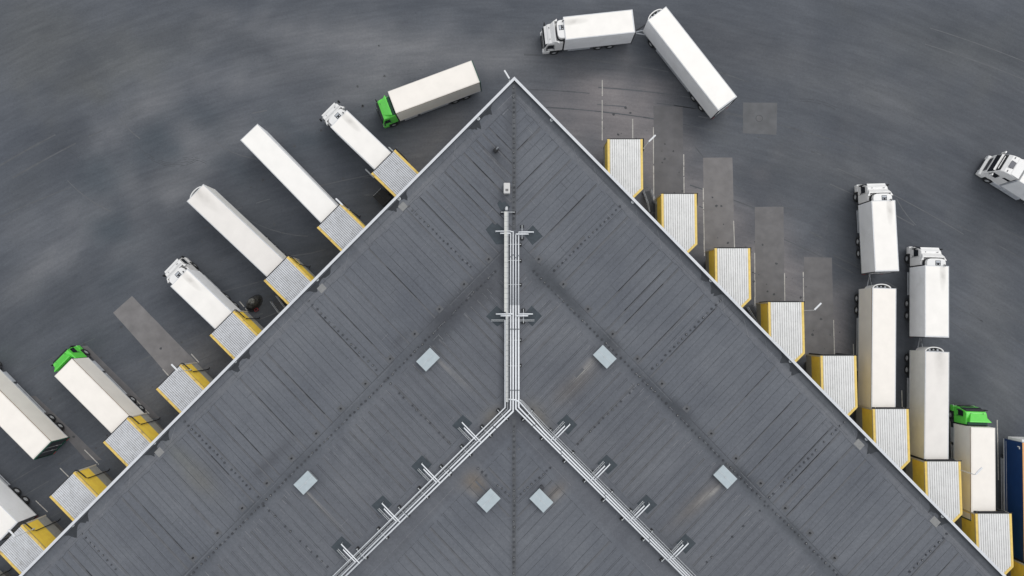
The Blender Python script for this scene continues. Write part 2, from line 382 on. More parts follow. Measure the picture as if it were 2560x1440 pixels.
# faint curved tyre marks
mb = MB()
def arc_marks(u, v, r, a0, a1, w):
    c = W(u, v); pts = [c+Vector((math.cos(R(a)), math.sin(R(a)), 0))*r for a in [a0+(a1-a0)*k/14 for k in range(15)]]
    for p, q in zip(pts[:-1], pts[1:]):
        if random.random() < .85: mb.strip(p+Vector((0, 0, .003)), q+Vector((0, 0, .003)), w*random.uniform(.5, 1))
for k in range(3): arc_marks(440, 300+k*4, 5.0, 230-k*9, 290+k*6, .05)
for k in range(2): arc_marks(470, 480+k*5, 4.0, 60, 100+k*9, .045)
for k in range(2): arc_marks(2010, 420+k*6, 8, 60+k*2, 92, .05)
for k in range(2): arc_marks(130, 450+k*6, 4, 40, 80, .04)
mb.build('tyre_marks', simple('tyre_rubber', (.058, .061, .067), .9, .2))['kind'] = 'structure'
mb = MB(); rs = random.Random(5)
def sweep(c, r, a0, a1, w, m, dens=.8):
    n = max(6, int(abs(a1-a0)*r*math.pi/180/1.6)); on = True
    for k in range(n):
        if rs.random() < .18: on = not on
        if not on and rs.random() < dens: continue
        A, B = R(a0+(a1-a0)*k/n), R(a0+(a1-a0)*(k+1)/n)
        p, q = c+Vector((math.cos(A), math.sin(A), 0))*r, c+Vector((math.cos(B), math.sin(B), 0))*r
        mb.strip((p.x, p.y, .0025), (q.x, q.y, .0025), w*rs.uniform(.6, 1.1), m)
for k in range(38):
    cx, cy = rs.uniform(-14, 14), -85+rs.uniform(-22, 12); r = rs.uniform(90, 122); a0 = rs.uniform(48, 120); a1 = a0+rs.uniform(5, 20)
    w = rs.choice((.10, .14, .22)); m = rs.choice((0, 0, 1, 1, 2)); g_ = rs.choice((0, 1.9))
    for d_ in ((0, 2.0) if g_ else (0,)): sweep(Vector((cx, cy, 0)), r+d_, a0, a1, w, m)
for k in range(5):   # tight turns out of the bays
    c_ = W(rs.uniform(150, 900), rs.uniform(100, 520)); a0 = rs.uniform(190, 300); sweep(c_, rs.uniform(8, 20), a0, a0+rs.uniform(20, 50), .12, rs.choice((0, 1)))
for k in range(3):
    c_ = W(rs.uniform(2000, 2500), rs.uniform(100, 700)); a0 = rs.uniform(150, 260); sweep(c_, rs.uniform(9, 22), a0, a0+rs.uniform(20, 50), .12, rs.choice((0, 1)))
mb.build('tyre_tracks', [simple('track_dark', (.094, .099, .107), .9, .12), simple('track_pale', (.112, .116, .124), .9, .12), simple('track_black', (.092, .097, .105), .9, .2)])['kind'] = 'structure'
# oil spots where lorries stand
mb = MB()
for k in range(170):
    if rs.random() < .5: u, v = rs.uniform(1500, 2110), 0; v = 250+(u-1500)*1.02+rs.uniform(-60, 110)
    else: u = rs.uniform(30, 1000); v = 1480-u*1.0-rs.uniform(90, 420)+rs.uniform(-40, 40)
    if v < 5: continue
    p = W(u, v); r0 = rs.choice((.04, .06, .08, .12, .16)); n = 9
    mb.face([(p.x+math.cos(2*math.pi*j/n)*r0*rs.uniform(.6, 1.2), p.y+math.sin(2*math.pi*j/n)*r0*rs.uniform(.6, 1.2), .0125) for j in range(n)], 0)
mb.build('oil_spots', simple('oil_stain', (.060, .062, .066), .7, .2))['kind'] = 'stuff'
c = W(1898, 296); t = empty('manhole_cover', c); tag(t, 'round manhole cover set in square asphalt patch east of long white trailer', 'manhole')
mb = MB(); ring = [(math.cos(a)*.40, math.sin(a)*.40) for a in [k*math.pi/12 for k in range(24)]]
mb.prism([(x*.86, y*.86) for x, y in ring], 0, .012); mb.build('cover', simple('cast_iron', (.10, .10, .105), .6, .2), t)
mb = MB()
for k in range(24):
    a, b = ring[k], ring[(k+1) % 24]
    mb.face([(a[0], a[1], .014), (b[0], b[1], .014), (b[0]*.88, b[1]*.88, .014), (a[0]*.88, a[1]*.88, .014)])
mb.build('frame', M['chassis'], t)

# ------------------------------------------------------------------ warehouse
ZR = 7.7
SPAN = 84.0
def AB(a, b, z=ZR): p = A0+ER*a+EL*b; return Vector((p.x, p.y, z))
def roofpt(u, v, z=ZR): return W(u, v, z)
def toab(p):
    q = Vector((p.x, p.y, 0))-A0; det = ER.x*EL.y-ER.y*EL.x
    return ((q.x*EL.y-q.y*EL.x)/det, (ER.x*q.y-ER.y*q.x)/det)
house = empty('warehouse', A0)
tag(house, 'huge dark grey flat-roofed warehouse pointing its corner up between the truck yards', 'warehouse')
def H_(mb, name, mats, parent=house, **k):
    # vertices are in world space: shift to the warehouse origin
    mb.v = [(x-A0.x, y-A0.y, z) for x, y, z in mb.v]
    return mb.build(name, mats, parent, **k)
def quad_ab(i, o, z0, z1, mb, m=0):
    """ring between inset i and inset o (metres in from the edge)"""
    def c(k): return [AB(k, k), AB(SPAN, k), AB(SPAN, SPAN), AB(k, SPAN)]
    return c
mb = MB(); w = .12
mb.prism([tuple(AB(w, w))[:2], tuple(AB(SPAN, w))[:2], tuple(AB(SPAN, SPAN))[:2], tuple(AB(w, SPAN))[:2]], 0, ZR-.05)
H_(mb, 'wall', M['wall'])
# parapet + coping (two arms, mitred at the corner)
def arms(w0, w1, z0, z1, name, mat, bevel=0):
    mb = MB()
    for pts in ([(w0, w0), (SPAN, w0), (SPAN, w1), (w1, w1)], [(w0, w0), (w1, w1), (w1, SPAN), (w0, SPAN)]):
        mb.prism([tuple(AB(a, b))[:2] for a, b in pts], z0, z1)
    return H_(mb, name, mat, bevel=bevel)
arms(.04, .30, 7.93, 8.0, 'coping', M['coping'])
arms(.08, .30, 7.55, 7.93, 'parapet', M['seam'])
# roof sheet with painted wear
D1, D2, BR, LT, AS = (.062, .066, .075), (.050, .056, .064), (.140, .124, .108), (.27, .265, .255), (.155, .155, .155)
rb = blobs([(1195, 735, 70, 40, -45, D1, .85), (1120, 790, 80, 28, -45, D1, .75), (1090, 850, 60, 18, -45, D2, .6), (1000, 850, 30, 12, -45, D1, .5), (1240, 640, 35, 60, 0, D1, .5),
            (1360, 690, 40, 60, -45, D2, .6), (1240, 378, 14, 12, 0, (.02, .02, .022), .9), (1238, 392, 22, 16, 40, D2, .7), (1262, 500, 26, 22, 0, D1, .6),
            (1274, 290, 14, 90, 0, D1, .5), (1262, 420, 30, 50, 0, D1, .4), (1190, 1210, 26, 20, 45, BR, .95), (1175, 1200, 20, 30, 45, BR, .5), (1390, 1230, 30, 16, -45, BR, .7),
            (1440, 960, 70, 22, -42, BR, .5), (1470, 915, 22, 10, -42, LT, .55), (1455, 930, 30, 3.5, -44, LT, .9), (1480, 900, 12, 4, -44, LT, .9),
            (1745, 1255, 90, 20, -42, BR, .5), (1785, 1228, 20, 5, -44, LT, .9), (1760, 1245, 26, 4, -44, LT, .6), (1100, 925, 8, 40, -44, LT, .0),
            (1113, 915, 30, 4, 44, LT, .75), (1150, 950, 40, 5, 44, AS, .6), (790, 1258, 34, 4, 45, LT, .6), (770, 1235, 14, 4, 45, LT, .7), (820, 1290, 50, 6, 45, AS, .5),
            (1183, 1236, 16, 4, 45, LT, .7), (1393, 1240, 16, 4, -45, LT, .8), (1560, 1160, 60, 30, 40, D1, .15), (500, 1200, 60, 30, 45, (.125, .125, .115), .6), (450, 1140, 50, 20, 45, (.12, .125, .11), .4),
            (1840, 700, 40, 30, -45, (.14, .14, .12), .2), (1230, 1040, 20, 30, 40, (.14, .13, .11), .6), (1345, 1040, 20, 40, -40, (.14, .13, .11), .6),
            (1286, 1050, 40, 30, 0, D1, .6), (700, 1130, 60, 16, -45, D1, .4), (660, 1170, 40, 14, -45, D1, .5), (1286, 1300, 10, 160, 0, D1, .3), (1010, 1370, 60, 14, -45, D1, .2),
            (1450, 1170, 60, 14, 45, D1, .3), (1620, 1340, 60, 14, 45, D1, .3), (1700, 1420, 60, 14, 45, D1, .4), (1090, 1210, 90, 10, -45, D1, .3)], ZR)
def wear_roof(x, y, a, b):
    lo, hi = min(a, b), max(a, b)
    c = (.118, .128, .146)
    n = noise.noise(Vector((x*.3, y*.3, 9)))
    if lo < .95:  c = lerp3(c, D2, .55 if a > b else .15)  # darker band inside the parapet, stronger along the right edge
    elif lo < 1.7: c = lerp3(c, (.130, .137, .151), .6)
    # silted valley gutter beside the bolt line
    d = (lo-12.1+.35*n)
    k = math.exp(-(d/.75)**2)*(.6+.5*n)*(1.0 if a > b else .6)*min(1, max(0, (hi-12)/3))
    c = lerp3(c, D2, max(0, min(.8, k)))
    if 13 < lo < 21.7: c = lerp3(c, (.111, .1185, .134), .5)
    if 22.4 < lo < 25.4: c = lerp3(c, (.104, .111, .126), .6)
    if abs(a-b) < .5 and not 9 < a < 20: c = lerp3(c, D1, .3)
    return apply(c, x, y, rb, .7)
st = .3; nn_ = int(SPAN/st)
ks = [.3+i*st for i in range(nn_)]
vs = []; buf = []
for b in ks:
    for a in ks:
        p = AB(a, b); vs.append((p.x-A0.x, p.y-A0.y, ZR))
        c = wear_roof(p.x, p.y, a, b) if p.y > -38 and abs(p.x) < 62 else (.128, .132, .142)
        buf += [*c, 1]
fs = [(j*nn_+i, j*nn_+i+1, (j+1)*nn_+i+1, (j+1)*nn_+i)[::-1] for j in range(nn_-1) for i in range(nn_-1)]
me = bpy.data.meshes.new('roof'); me.from_pydata(vs, [], fs); me.materials.append(M['roofing'])
at = me.color_attributes.new('wear_shade', 'FLOAT_COLOR', 'POINT'); at.data.foreach_set('color', buf)
if me.polygons[0].normal.z < 0: me.flip_normals()
roof = bpy.data.objects.new('roof', me); COL.objects.link(roof); roof.parent = house

# felt seams
mb = MB()
def seam(p0, p1, w, m=0, jit=.012, dens=1.0):
    L = (p1-p0).length
    if L < .2: return
    d = (p1-p0)/L; n = Vector((-d.y, d.x, 0)); t = 0; off = 0
    while t < L:
        s = random.uniform(1.5, 6); e = min(L, t+s)
        off2 = off+random.uniform(-jit, jit); off2 *= .85
        if random.random() < dens:
            k = w*random.choice((.7, .85, 1, 1.2))
            a, b = p0+d*t+n*off, p0+d*e+n*off2
            mb.face([a-n*k/2, b-n*k/2, b+n*k/2, a+n*k/2], m)
        off = off2; t = e
ZS = ZR+.006
PW = .92
for sidei in (0, 1):
    def P(lo, hi): return AB(lo, hi, ZS) if sidei == 0 else AB(hi, lo, ZS)
    for k in range(2, int(SPAN/PW)):
        h = k*PW
        bigw = random.random()
        j0 = random.choice((0, 0, 0, .35, -.3))
        e1 = min(11.6, h-.35)
        def band(lo, hi_, off):
            p, q = P(lo, h+off), P(hi_, h+off); p.z = q.z = ZS-.003; mb.strip(p, q, random.choice((.14, .2, .26)), 2)
        if h > 2.3:
            seam(P(1.75+j0*.3, h), P(e1, h), .04, 0, dens=1)
            seam(P(1.9, h+.46), P(e1, h+.46), .014, 0, dens=.45)
            if bigw < .22: q = random.uniform(1.8, 5); seam(P(min(q, e1), h+.02), P(min(e1, q+random.uniform(3, 8)), h+.02), .075, 0, dens=.9)
            if bigw < .28 and e1 > 3: band(1.8, e1, .08)
            if random.random() < .35: seam(P(1.8, h+.13), P(min(e1, random.uniform(5, 11.5)), h+.13), .022, 0, dens=.7)
            if random.random() < .3 and e1 > 4: seam(P(random.uniform(2, 4), h+.3), P(e1, h+.3), .018, 1, dens=.5)
            seam(P(1.75+j0*.3, h-.5), P(1.75+j0*.3, h+.5), .03, 0, dens=.85)
        if h > 14:
            e2 = min(21.7, h-.35)
            seam(P(13.4, h+.3), P(e2, h+.3), .032, 0, dens=1); seam(P(13.4, h+.45), P(e2, h+.45), .028, 0, dens=.85)
            if bigw > .75: band(13.4, e2, .37)
            if random.random() < .45: seam(P(14, h), P(e2, h), .018, 1, dens=.6)
            for q in range(3):
                if random.random() < .35: z = random.uniform(12.8, 14); dd = random.uniform(0, .9); seam(P(z, h+dd), P(z+random.uniform(.4, 1.0), h+dd), .03, 1, dens=1)
            if h > 22: seam(P(21.8, h-.4), P(21.8, h+.4), .03, 0, dens=.75)
        if h > 26.6:
            seam(P(25.9, h+.1), P(h-.35, h+.1), .036, 0, dens=1)
            if random.random() < .5: seam(P(26, h+.24), P(min(h-.4, random.uniform(29, 45)), h+.24), .03, 0, dens=.8)
            if bigw < .4: band(26, h-.4, .17)
            seam(P(25.9, h-.4), P(25.9, h+.4), .03, 0, dens=.8)
    seam(P(11.65, 12), P(11.65, SPAN-5), .04, 0, dens=.8); seam(P(11.8, 12), P(11.8, SPAN-5), .02, 1, dens=.4)
    seam(P(24.9, 25.4), P(24.9, SPAN-5), .022, 1, dens=.8)
    seam(P(22.3, 23), P(22.3, SPAN-5), .02, 1, dens=.6)
    seam(P(.95, 1.5), P(.95, SPAN-5), .03, 0, dens=.5); seam(P(1.15, 1.5), P(1.15, SPAN-5), .02, 1, dens=.4)
    for k in range(16):    # crossed roll ends in the verge strip and random cross joints
        h = random.uniform(4, 70); seam(P(.4, h), P(1.7, h+random.uniform(-.1, .1)), .025, 0)
    for k in range(70):
        h = int(random.uniform(3, 74))*PW; l = random.uniform(2, min(40, h-1))
        seam(P(l, h), P(l, h+PW), .022, random.choice((0, 0, 1)))
    for k in range(26):    # long diagonal creases of the verge sheet
        h = k*3.1+3; s = random.uniform(1.2, 2.0); seam(P(.6, h), P(1.6, h+s), .02, 1, .03, .6)
    seam(P(1.45, 1.6), P(1.45, SPAN-5), .02, 0, dens=.35)
for k in range(9):    # loose overlap strips
    sidei = random.random() < .5; h = random.randint(6, 76)*PW; lo = random.uniform(2, min(36, h-3)); L = random.uniform(1, 4)
    p, q = (AB(lo, h+.15, ZS-.002), AB(lo+L, h+.15, ZS-.002)) if sidei else (AB(h+.15, lo, ZS-.002), AB(h+.15, lo+L, ZS-.002))
    mb.strip(p, q, .3, 2)
H_(mb, 'felt_seams', [M['seam'], M['seam_light'], simple('felt_overlap', (.112, .116, .126), .85, .12)], roof)

# bolt-cap rows (joint covers)
CAPS = []; marks = MB()
def caps(a, b, step, dens=1.0, r=.11):
    L = (b-a).length; d = (b-a)/L; n = Vector((-d.y, d.x, 0)); t = 0; ang0 = random.random()
    while t < L:
        if random.random() < dens: CAPS.append((a+d*t+n*random.uniform(-.05, .05), r*random.uniform(.75, 1.1), ang0))
        if random.random() < .3:
            p = a+d*t; q = p+d*step*.8; p.z = q.z = ZS; marks.strip(p, q, .03, 1)
        t += step*random.uniform(.9, 1.1)
rp = roofpt
caps(rp(1285, 208), rp(1285, 560), .52)
caps(rp(1285, 1066), rp(1285, 1475), .52)
for mir in (0, 1):
    f = (lambda u, v: rp(2572-u, v)) if mir else rp
    caps(f(1238, 678), f(420, 1494), .53, r=.12)
    caps(f(1022, 516), f(1186, 676), .55)
    caps(f(772, 752), f(950, 932), .62)
    caps(f(966, 950), f(1130, 1112), .62, dens=.8)
    caps(f(462, 1054), f(650, 1246), .55, dens=.85)
    caps(f(660, 1264), f(830, 1428), .75, dens=.7)
    caps(f(205, 1335), f(300, 1432), .6)
    caps(f(1196, 1170), f(1283, 1247), .5, dens=.8)
def cap_geo(mb, c, s_, ang0, pale):
    ang = [ang0+q*math.pi/3 for q in range(6)]
    mb.prism([(c.x+math.cos(q)*s_, c.y+math.sin(q)*s_) for q in ang], ZR, ZR+.09)
    if pale: mb.prism([(c.x+math.cos(q)*s_*.45, c.y+math.sin(q)*s_*.45) for q in ang], ZR+.09, ZR+.10, 1)
for c, s_, a_ in CAPS[:100]:
    mb = MB(); cap_geo(mb, c, s_, a_, random.random() < .35); H_(mb, 'bolt_cap', [M['seam'], M['slab']])
mb = MB()
for c, s_, a_ in CAPS[100:]: cap_geo(mb, c, s_, a_, random.random() < .35)
H_(mb, 'bolt_cap_rows', [M['seam'], M['slab']])['kind'] = 'stuff'
H_(marks, 'joint_marks', [M['seam'], M['seam_light']], roof)['kind'] = 'stuff'
# raised joint cover along the centre line
mb = MB(); mb.strip(rp(1285, 203, ZS-.002), rp(1285, 575, ZS-.002), .42); mb.strip(rp(1285, 1048, ZS-.002), rp(1285, 1480, ZS-.002), .36)
H_(mb, 'centre_strip', simple('centre_felt', (.090, .095, .103), .85, .15), roof)

# small peg vents in a row inside the gutter
pegs = []
for mir in (0, 1):
    for k in range(14):
        u, v = 1222-k*61.6+(0 if k < 3 else 0), 648+k*62.2
        if mir: u = 2572-u-3
        if 0 < u < 2560 and v < 1440: pegs.append((mir, k, u, v))
proto = None
ORD = ['first', 'second', 'third', 'fourth', 'fifth', 'sixth', 'seventh', 'eighth', 'ninth', 'tenth', 'eleventh', 'twelfth', 'thirteenth', 'fourteenth']
for mir, k, u, v in pegs:
    p = rp(u, v)
    if proto is None:
        proto = empty('roof_vent', p, R(45))
        mb = MB(); mb.box(-.32, .32, -.32, .32, .0, .012); mb.build('base_sheet', simple('vent_base', (.108, .112, .12), .85, .12), proto)
        mb = MB(); mb.tube([(0, 0, .012), (0, 0, .16)], .09, 10); mb.build('cap', M['black'], proto); o = proto
    else: o = copy_tree(proto); o.location = p
    tag(o, 'small black vent cap, %s from the top in the %s roof row' % (ORD[k], 'right-hand' if mir else 'left-hand'), 'roof vent', 'small vent caps along the roof gutters')

# drains by the parapet, with wet patches round them
DR = [(1196, 297, 0, 0), (998, 497, 1, 0), (793, 699, 1, 0), (588, 903, 0, 0), (386, 1107, 1, 0), (182, 1313, 0, 0),
      (1379, 300, 0, 1), (1582, 505, 0, 1), (1777, 701, 0, 1), (1976, 903, 0, 1), (2166, 1097, 1, 1), (2356, 1290, 1, 1)]
proto = None; wets = MB(); slabs = []
for i, (u, v, slab, right) in enumerate(DR):
    p = rp(u, v)
    if proto is None:
        proto = empty('roof_drain', p)
        mb = MB(); mb.prism([(math.cos(q)*.17, math.sin(q)*.17) for q in [k*math.pi/8 for k in range(16)]], .0, .07); mb.build('strainer', M['steel'], proto)
        mb = MB(); mb.prism([(math.cos(q)*.09, math.sin(q)*.09) for q in [k*math.pi/6 for k in range(12)]], .07, .11); mb.build('dome', M['dsteel'], proto); o = proto
    else: o = copy_tree(proto); o.location = p
    tag(o, 'round drain by the %s parapet, %s below the roof corner%s' % ('right' if right else 'left', ORD[i % 6], ', on pale sheet' if slab else ''), 'roof drain', 'drains along the parapet')
    a, b = toab(p); amp = 1.0 if (i not in (6, 7)) else .25
    # irregular wet patch hugging the parapet
    pts = []; n = 22; h0 = (a if right else b); LN_ = random.uniform(2.8, 3.9); sk = random.uniform(-.15, .15)
    for k in range(n+1): pts.append((.38, h0+(k/n-.5+sk)*LN_))
    for k in range(n, -1, -1):
        t = k/n; lobes = .6*math.exp(-((t-.25)/.12)**2)+.75*math.exp(-((t-.72)/.16)**2)+.12
        pts.append((min(.38+lobes*min(1, 6*t, 6*(1-t))*random.uniform(.6, 1.2), 1.8), h0+(t-.5+sk)*LN_+(.25 if t > .5 else -.2)*lobes*.5))
    q = [AB(h, l) if right else AB(l, h) for l, h in pts]
    if i not in (6, 7):
        w2 = MB(); w2.prism([(x.x, x.y) for x in q], ZR+.001, ZR+.010); H_(w2, 'wet_patch', M['wet'], roof)
    # pale / dark repair sheet
    l0, l1 = (.9, 1.6)
    c = [(l0, h0-.1), (l1, h0-.1), (l1, h0+.65), (l0, h0+.65)] if not right else [(l0, h0-.6), (l1, h0-.6), (l1, h0+.3), (l0, h0+.3)]
    if slab:
        m2 = MB(); m2.prism([tuple(AB(h, l) if right else AB(l, h))[:2] for l, h in c], ZR+.001, ZR+.018)
        H_(m2, 'repair_sheet', M['slab'], roof)

# bitumen squares under the pipe drops
DIA = [[(1214, 574), (1231, 556), (1238, 562), (1243, 558), (1268, 580), (1262, 610), (1240, 611)], [(1310, 586), (1332, 563), (1357, 591), (1331, 613)],
       [(1215, 791), (1242, 764), (1262, 784), (1262, 803), (1243, 816)], [(1329, 764), (1355, 790), (1331, 816), (1306, 792)],
       [(1156.7, 1037), (1181, 1058), (1155, 1084), (1130, 1064.5)], [(1055, 1138), (1080, 1161), (1054, 1190), (1028, 1166)],
       [(957, 1238), (980.5, 1260.5), (954.6, 1289), (928.6, 1264)], [(854, 1340), (879, 1363), (851, 1389), (828, 1367)],
       [(1417, 1036), (1443, 1062), (1420, 1087), (1392, 1058)], [(1516.6, 1136), (1544, 1163), (1520, 1186), (1493, 1158.5)],
       [(1616, 1236), (1643, 1262), (1618, 1285), (1592.5, 1259)], [(1713.5, 1334), (1740, 1358), (1714, 1385), (1690, 1357)],
       [(1243, 508), (1250, 500), (1256, 507), (1261, 503), (1276, 517), (1262, 532), (1250, 524)]]
for d in DIA:
    mb = MB(); mb.prism([tuple(rp(*p))[:2] for p in d], ZR+.001, ZR+.014); H_(mb, 'bitumen_patch', M['patch'], roof)

# skylights / smoke hatches
SK = [(1069.8, 899, 0, 'upper of the two hatches on the left roof slope'), (763.5, 1207, 0, 'lower of the two hatches on the left roof slope'),
      (1221.5, 1251.5, 0, 'left hatch of the pair below the pipe fork'), (1512, 892, 1, 'upper of the two hatches on the right roof slope'),
      (1813.5, 1192.5, 1, 'lower of the two hatches on the right roof slope'), (1353.5, 1251.5, 1, 'right hatch of the pair below the pipe fork')]
for side_ in (0, 1):
    pr = None
    for (u, v, s, lab) in SK:
        if s != side_: continue
        p = W(u, v, 8.2); p.z = ZR
        if pr is None:
            pr = empty('roof_hatch', p, R(45) if s == 0 else R(-45))
            mb = MB(); mb.box(-.93, .93, -.66, .66, 0, .40); mb.build('curb', M['dsteel'], pr)
            mb = MB(); mb.box(-.98, .98, -.71, .71, .40, .50); mb.build('lid', M['hatch'], pr, bevel=.02)
            mb = MB(); mb.box(-.975, .975, -.012, .012, .502, .515); mb.box(-.05, .05, -.09, -.03, .502, .56); mb.build('lid_joint', M['trim'], pr); o = pr
        else: o = copy_tree(pr); o.location = p
        tag(o, 'pale blue-grey metal roof hatch, '+lab, 'roof hatch', 'metal hatches on the warehouse roof')

# cooling unit, soot vent, black box
p = W(1267, 470, 8.4); p.z = ZR; t = empty('cooling_unit', p); tag(t, 'pale grey boxy cooling unit left of the roof centre line above the duct', 'cooling unit')
mb = MB(); mb.box(-.33, .33, -.54, .54, .1, .75); mb.build('casing', M['acgrey'], t, bevel=.09, seg=3)
mb = MB()
for k in range(2):
    for j in range(3): mb.box(-.13+j*.1, -.05+j*.1, -.34+k*.14, -.24+k*.14, .752, .76)
mb.build('grille', M['black'], t)
mb = MB(); [mb.box(x, x+.12, y, y+.12, 0, .1) for x in (-.28, .16) for y in (-.45, .33)]; mb.build('feet', M['black'], t)
p = rp(1240, 376); t = empty('exhaust_vent', p, R(35)); tag(t, 'small black sooty exhaust vent near the top corner of the roof', 'exhaust vent')
mb = MB(); mb.box(-.2, .2, -.2, .2, 0, .3); mb.build('housing', M['black'], t, bevel=.03)
mb = MB(); mb.tube([(.05, 0, .3), (.1, 0, .45), (.35, .05, .5)], .07, 8); mb.build('outlet', M['dsteel'], t)
p = rp(1353.7, 1217); t = empty('black_box', p, R(40)); tag(t, 'small square black box beside the right hatch below the pipe fork', 'roof box')
mb = MB(); mb.box(-.19, .19, -.17, .17, 0, .25); mb.build('casing', M['black'], t, bevel=.02)
mb = MB(); mb.box(-.21, .21, -.19, .19, .25, .28); mb.build('lid', M['chassis'], t)

# ------------------------------------------------------------------ pipes
ZP = 8.25
def wp(pts, z=ZP): return [W(u, v, z) for u, v in pts]
def at_origin(mb, o): mb.v = [(x-o.x, y-o.y, z-o.z) for x, y, z in mb.v]
def pipe_thing(pts, r0, r1, split, branches, lab):
    P0 = wp(pts); t = empty('roof_pipe', Vector((P0[0].x, P0[0].y, ZR))); tag(t, lab, 'pipe', 'white insulated pipes on the warehouse roof')
    o = t.location
    mb = MB(); a = P0[:split+1]; mb.tube(a, r0, 10)
    at_origin(mb, o); mb.build('upper_run', M['pipe'], t, smooth=True)
    mb = MB(); mb.tube(P0[split:], r1, 10); at_origin(mb, o); mb.build('lower_run', M['pipe'], t, smooth=True)
    mb = MB()   # clamps
    for q, w in zip(P0[:-1], P0[1:]):
        L = (w-q).length; d = (w-q)/L; s = 2.4
        while s < L: mb.tube([q+d*(s-.05), q+d*(s+.05)], r1+.022, 10); s += 6.1
    at_origin(mb, o); mb.build('clamps', M['dsteel'], t)
    for br in branches:
        mb = MB(); B = wp(br, ZP+.12); end = Vector((B[0].x, B[0].y, ZR)); start = Vector((B[-1].x, B[-1].y, ZP))
        mb.tube([end]+B+[start], .042, 8); at_origin(mb, o); mb.build('branch_pipe', M['pipe'], t, smooth=True)
LB = [(0, 0), (-101, 103.5), (-200, 202.5), (-302, 304.5)]
RB = [(0, 0), (100, 100), (199, 199.5), (296, 297.5)]
e = 1490
pipe_thing([(1276.5, 583), (1276.5, 763), (1276.5, 1023), (1276-(e-1024)*1.017, e)], .055, .075, 1,
           [[(1251, 583), (1276.5, 583)], [(1252, 789.5), (1276.5, 789.5)]]+[[(1160+a, 1069.5+b), (1191+a, 1101+b)] for a, b in LB],
           'inner-left white pipe running down the roof and bending to lower left')
pipe_thing([(1282.8, 578), (1282.8, 763), (1282.8, 1028), (1283-(e-1028)*1.017, e)], .055, .085, 1,
           [[(1239, 578), (1275, 577.5), (1282.8, 580)], [(1240, 785), (1282, 785)]]+[[(1155+a, 1056+b), (1201+a, 1104+b)] for a, b in LB],
           'white pipe just left of centre, lowermost on the lower-left run')
pipe_thing([(1289.5, 585), (1289.5, 763), (1289.5, 1022), (1360, 1093), (1709+(e-1440), e)], .055, .08, 1,
           [[(1321, 585), (1289.5, 585)], [(1320, 789.5), (1289.5, 789.5)]]+[[(1412+a, 1065+b), (1375+a, 1102.5+b)] for a, b in RB],
           'white pipe just right of centre, lowermost on the lower-right run')
pipe_thing([(1296.6, 580), (1296.6, 763), (1296.6, 1018), (1360, 1084), (1717+(e-1440), e)], .055, .085, 1,
           [[(1334, 580), (1296.6, 580)], [(1332, 785), (1296.6, 785)]]+[[(1425+a, 1061+b), (1386+a, 1101+b)] for a, b in RB],
           'rightmost white pipe of the vertical bundle, bending to lower right')
# extra pipes of the diagonals: from the crossing at y = 1000
def free_pipe(pts, r, lab, z=ZP):
    P0 = wp(pts, z); mb = MB(); mb.tube(P0, r, 10); o = Vector((P0[0].x, P0[0].y, ZR)); at_origin(mb, o)
    ob = mb.build('roof_pipe', M['pipe'], smooth=True); ob.location = o; tag(ob, lab, 'pipe', 'white insulated pipes on the warehouse roof')
free_pipe([(1262.5, 800), (1262.5, 1019), (1262-(e-1020)*1.022, e)], .05, 'thin white pipe along the outer left edge of the ladder tray', ZP+.1)
free_pipe([(1271, 998), (1290, 1000), (1300, 1006), (1360, 1074), (1724+(e-1440), e)], .07, 'white pipe crossing from the duct to the lower-right run', ZP+.05)
free_pipe([(1300, 999), (1360, 1066), (1731+(e-1440), e)], .045, 'thin white pipe along the upper edge of the lower-right run', ZP+.1)
def tray(pts, w, lab, z=8.2, nm='cable_ladder', step=.42, rungm='dsteel'):
    P0 = wp(pts, z); o = Vector((P0[0].x, P0[0].y, ZR)); t = empty(nm, o); tag(t, lab, 'cable tray', 'ladder cable trays on the roof')
    rl, rg, cb = MB(), MB(), MB()
    off = []
    for k in range(len(P0)):
        d = (P0[min(k+1, len(P0)-1)]-P0[max(k-1, 0)]).normalized(); n = Vector((-d.y, d.x, 0)); off.append(n*w/2)
    for s in (-1, 1): rl.rail([p+q*s for p, q in zip(P0, off)], .035, .07)
    for a, b in zip(P0[:-1], P0[1:]):
        L = (b-a).length; d = (b-a)/L; n = Vector((-d.y, d.x, 0))*w/2; s = .2
        while s < L: c = a+d*s; rg.rail([c-n, c+n], .035, .03); s += step
    cb.rail([p+Vector((0, 0, .035))-q*.4 for p, q in zip(P0, off)], w*.16, .03)
    for m_, nm2, mt in ((rl, 'side_rails', 'steel'), (rg, 'rungs', rungm), (cb, 'cables', 'black')):
        at_origin(m_, o); m_.build(nm2, M[mt], t)
tray([(1266.5, 985), (1267, 1020), (1268-(e-1022)*1.017, e)], .24, 'ladder cable tray between the pipes of the lower-left run')
tray([(1330-28, 1001), (1363, 1066), (1736+(e-1440), e)], .20, 'ladder cable tray on the upper side of the lower-right run', 8.35)
tray([(1228, 801), (1336, 801)], .12, 'short crosswise cable tray passing under the vertical pipes', 8.1, step=.3)
for i, (a, b) in enumerate(LB): tray([(1146+a, 1069+b), (1177+a, 1101+b)], .15, 'short branch cable tray, %s from the fork on the lower-left run' % ORD[i], 8.3, step=.3, rungm='steel')
for i, (a, b) in enumerate(RB): tray([(1410+a, 1054+b), (1381+a, 1085+b)], .15, 'short branch cable tray, %s from the fork on the lower-right run' % ORD[i], 8.3, step=.3, rungm='steel')
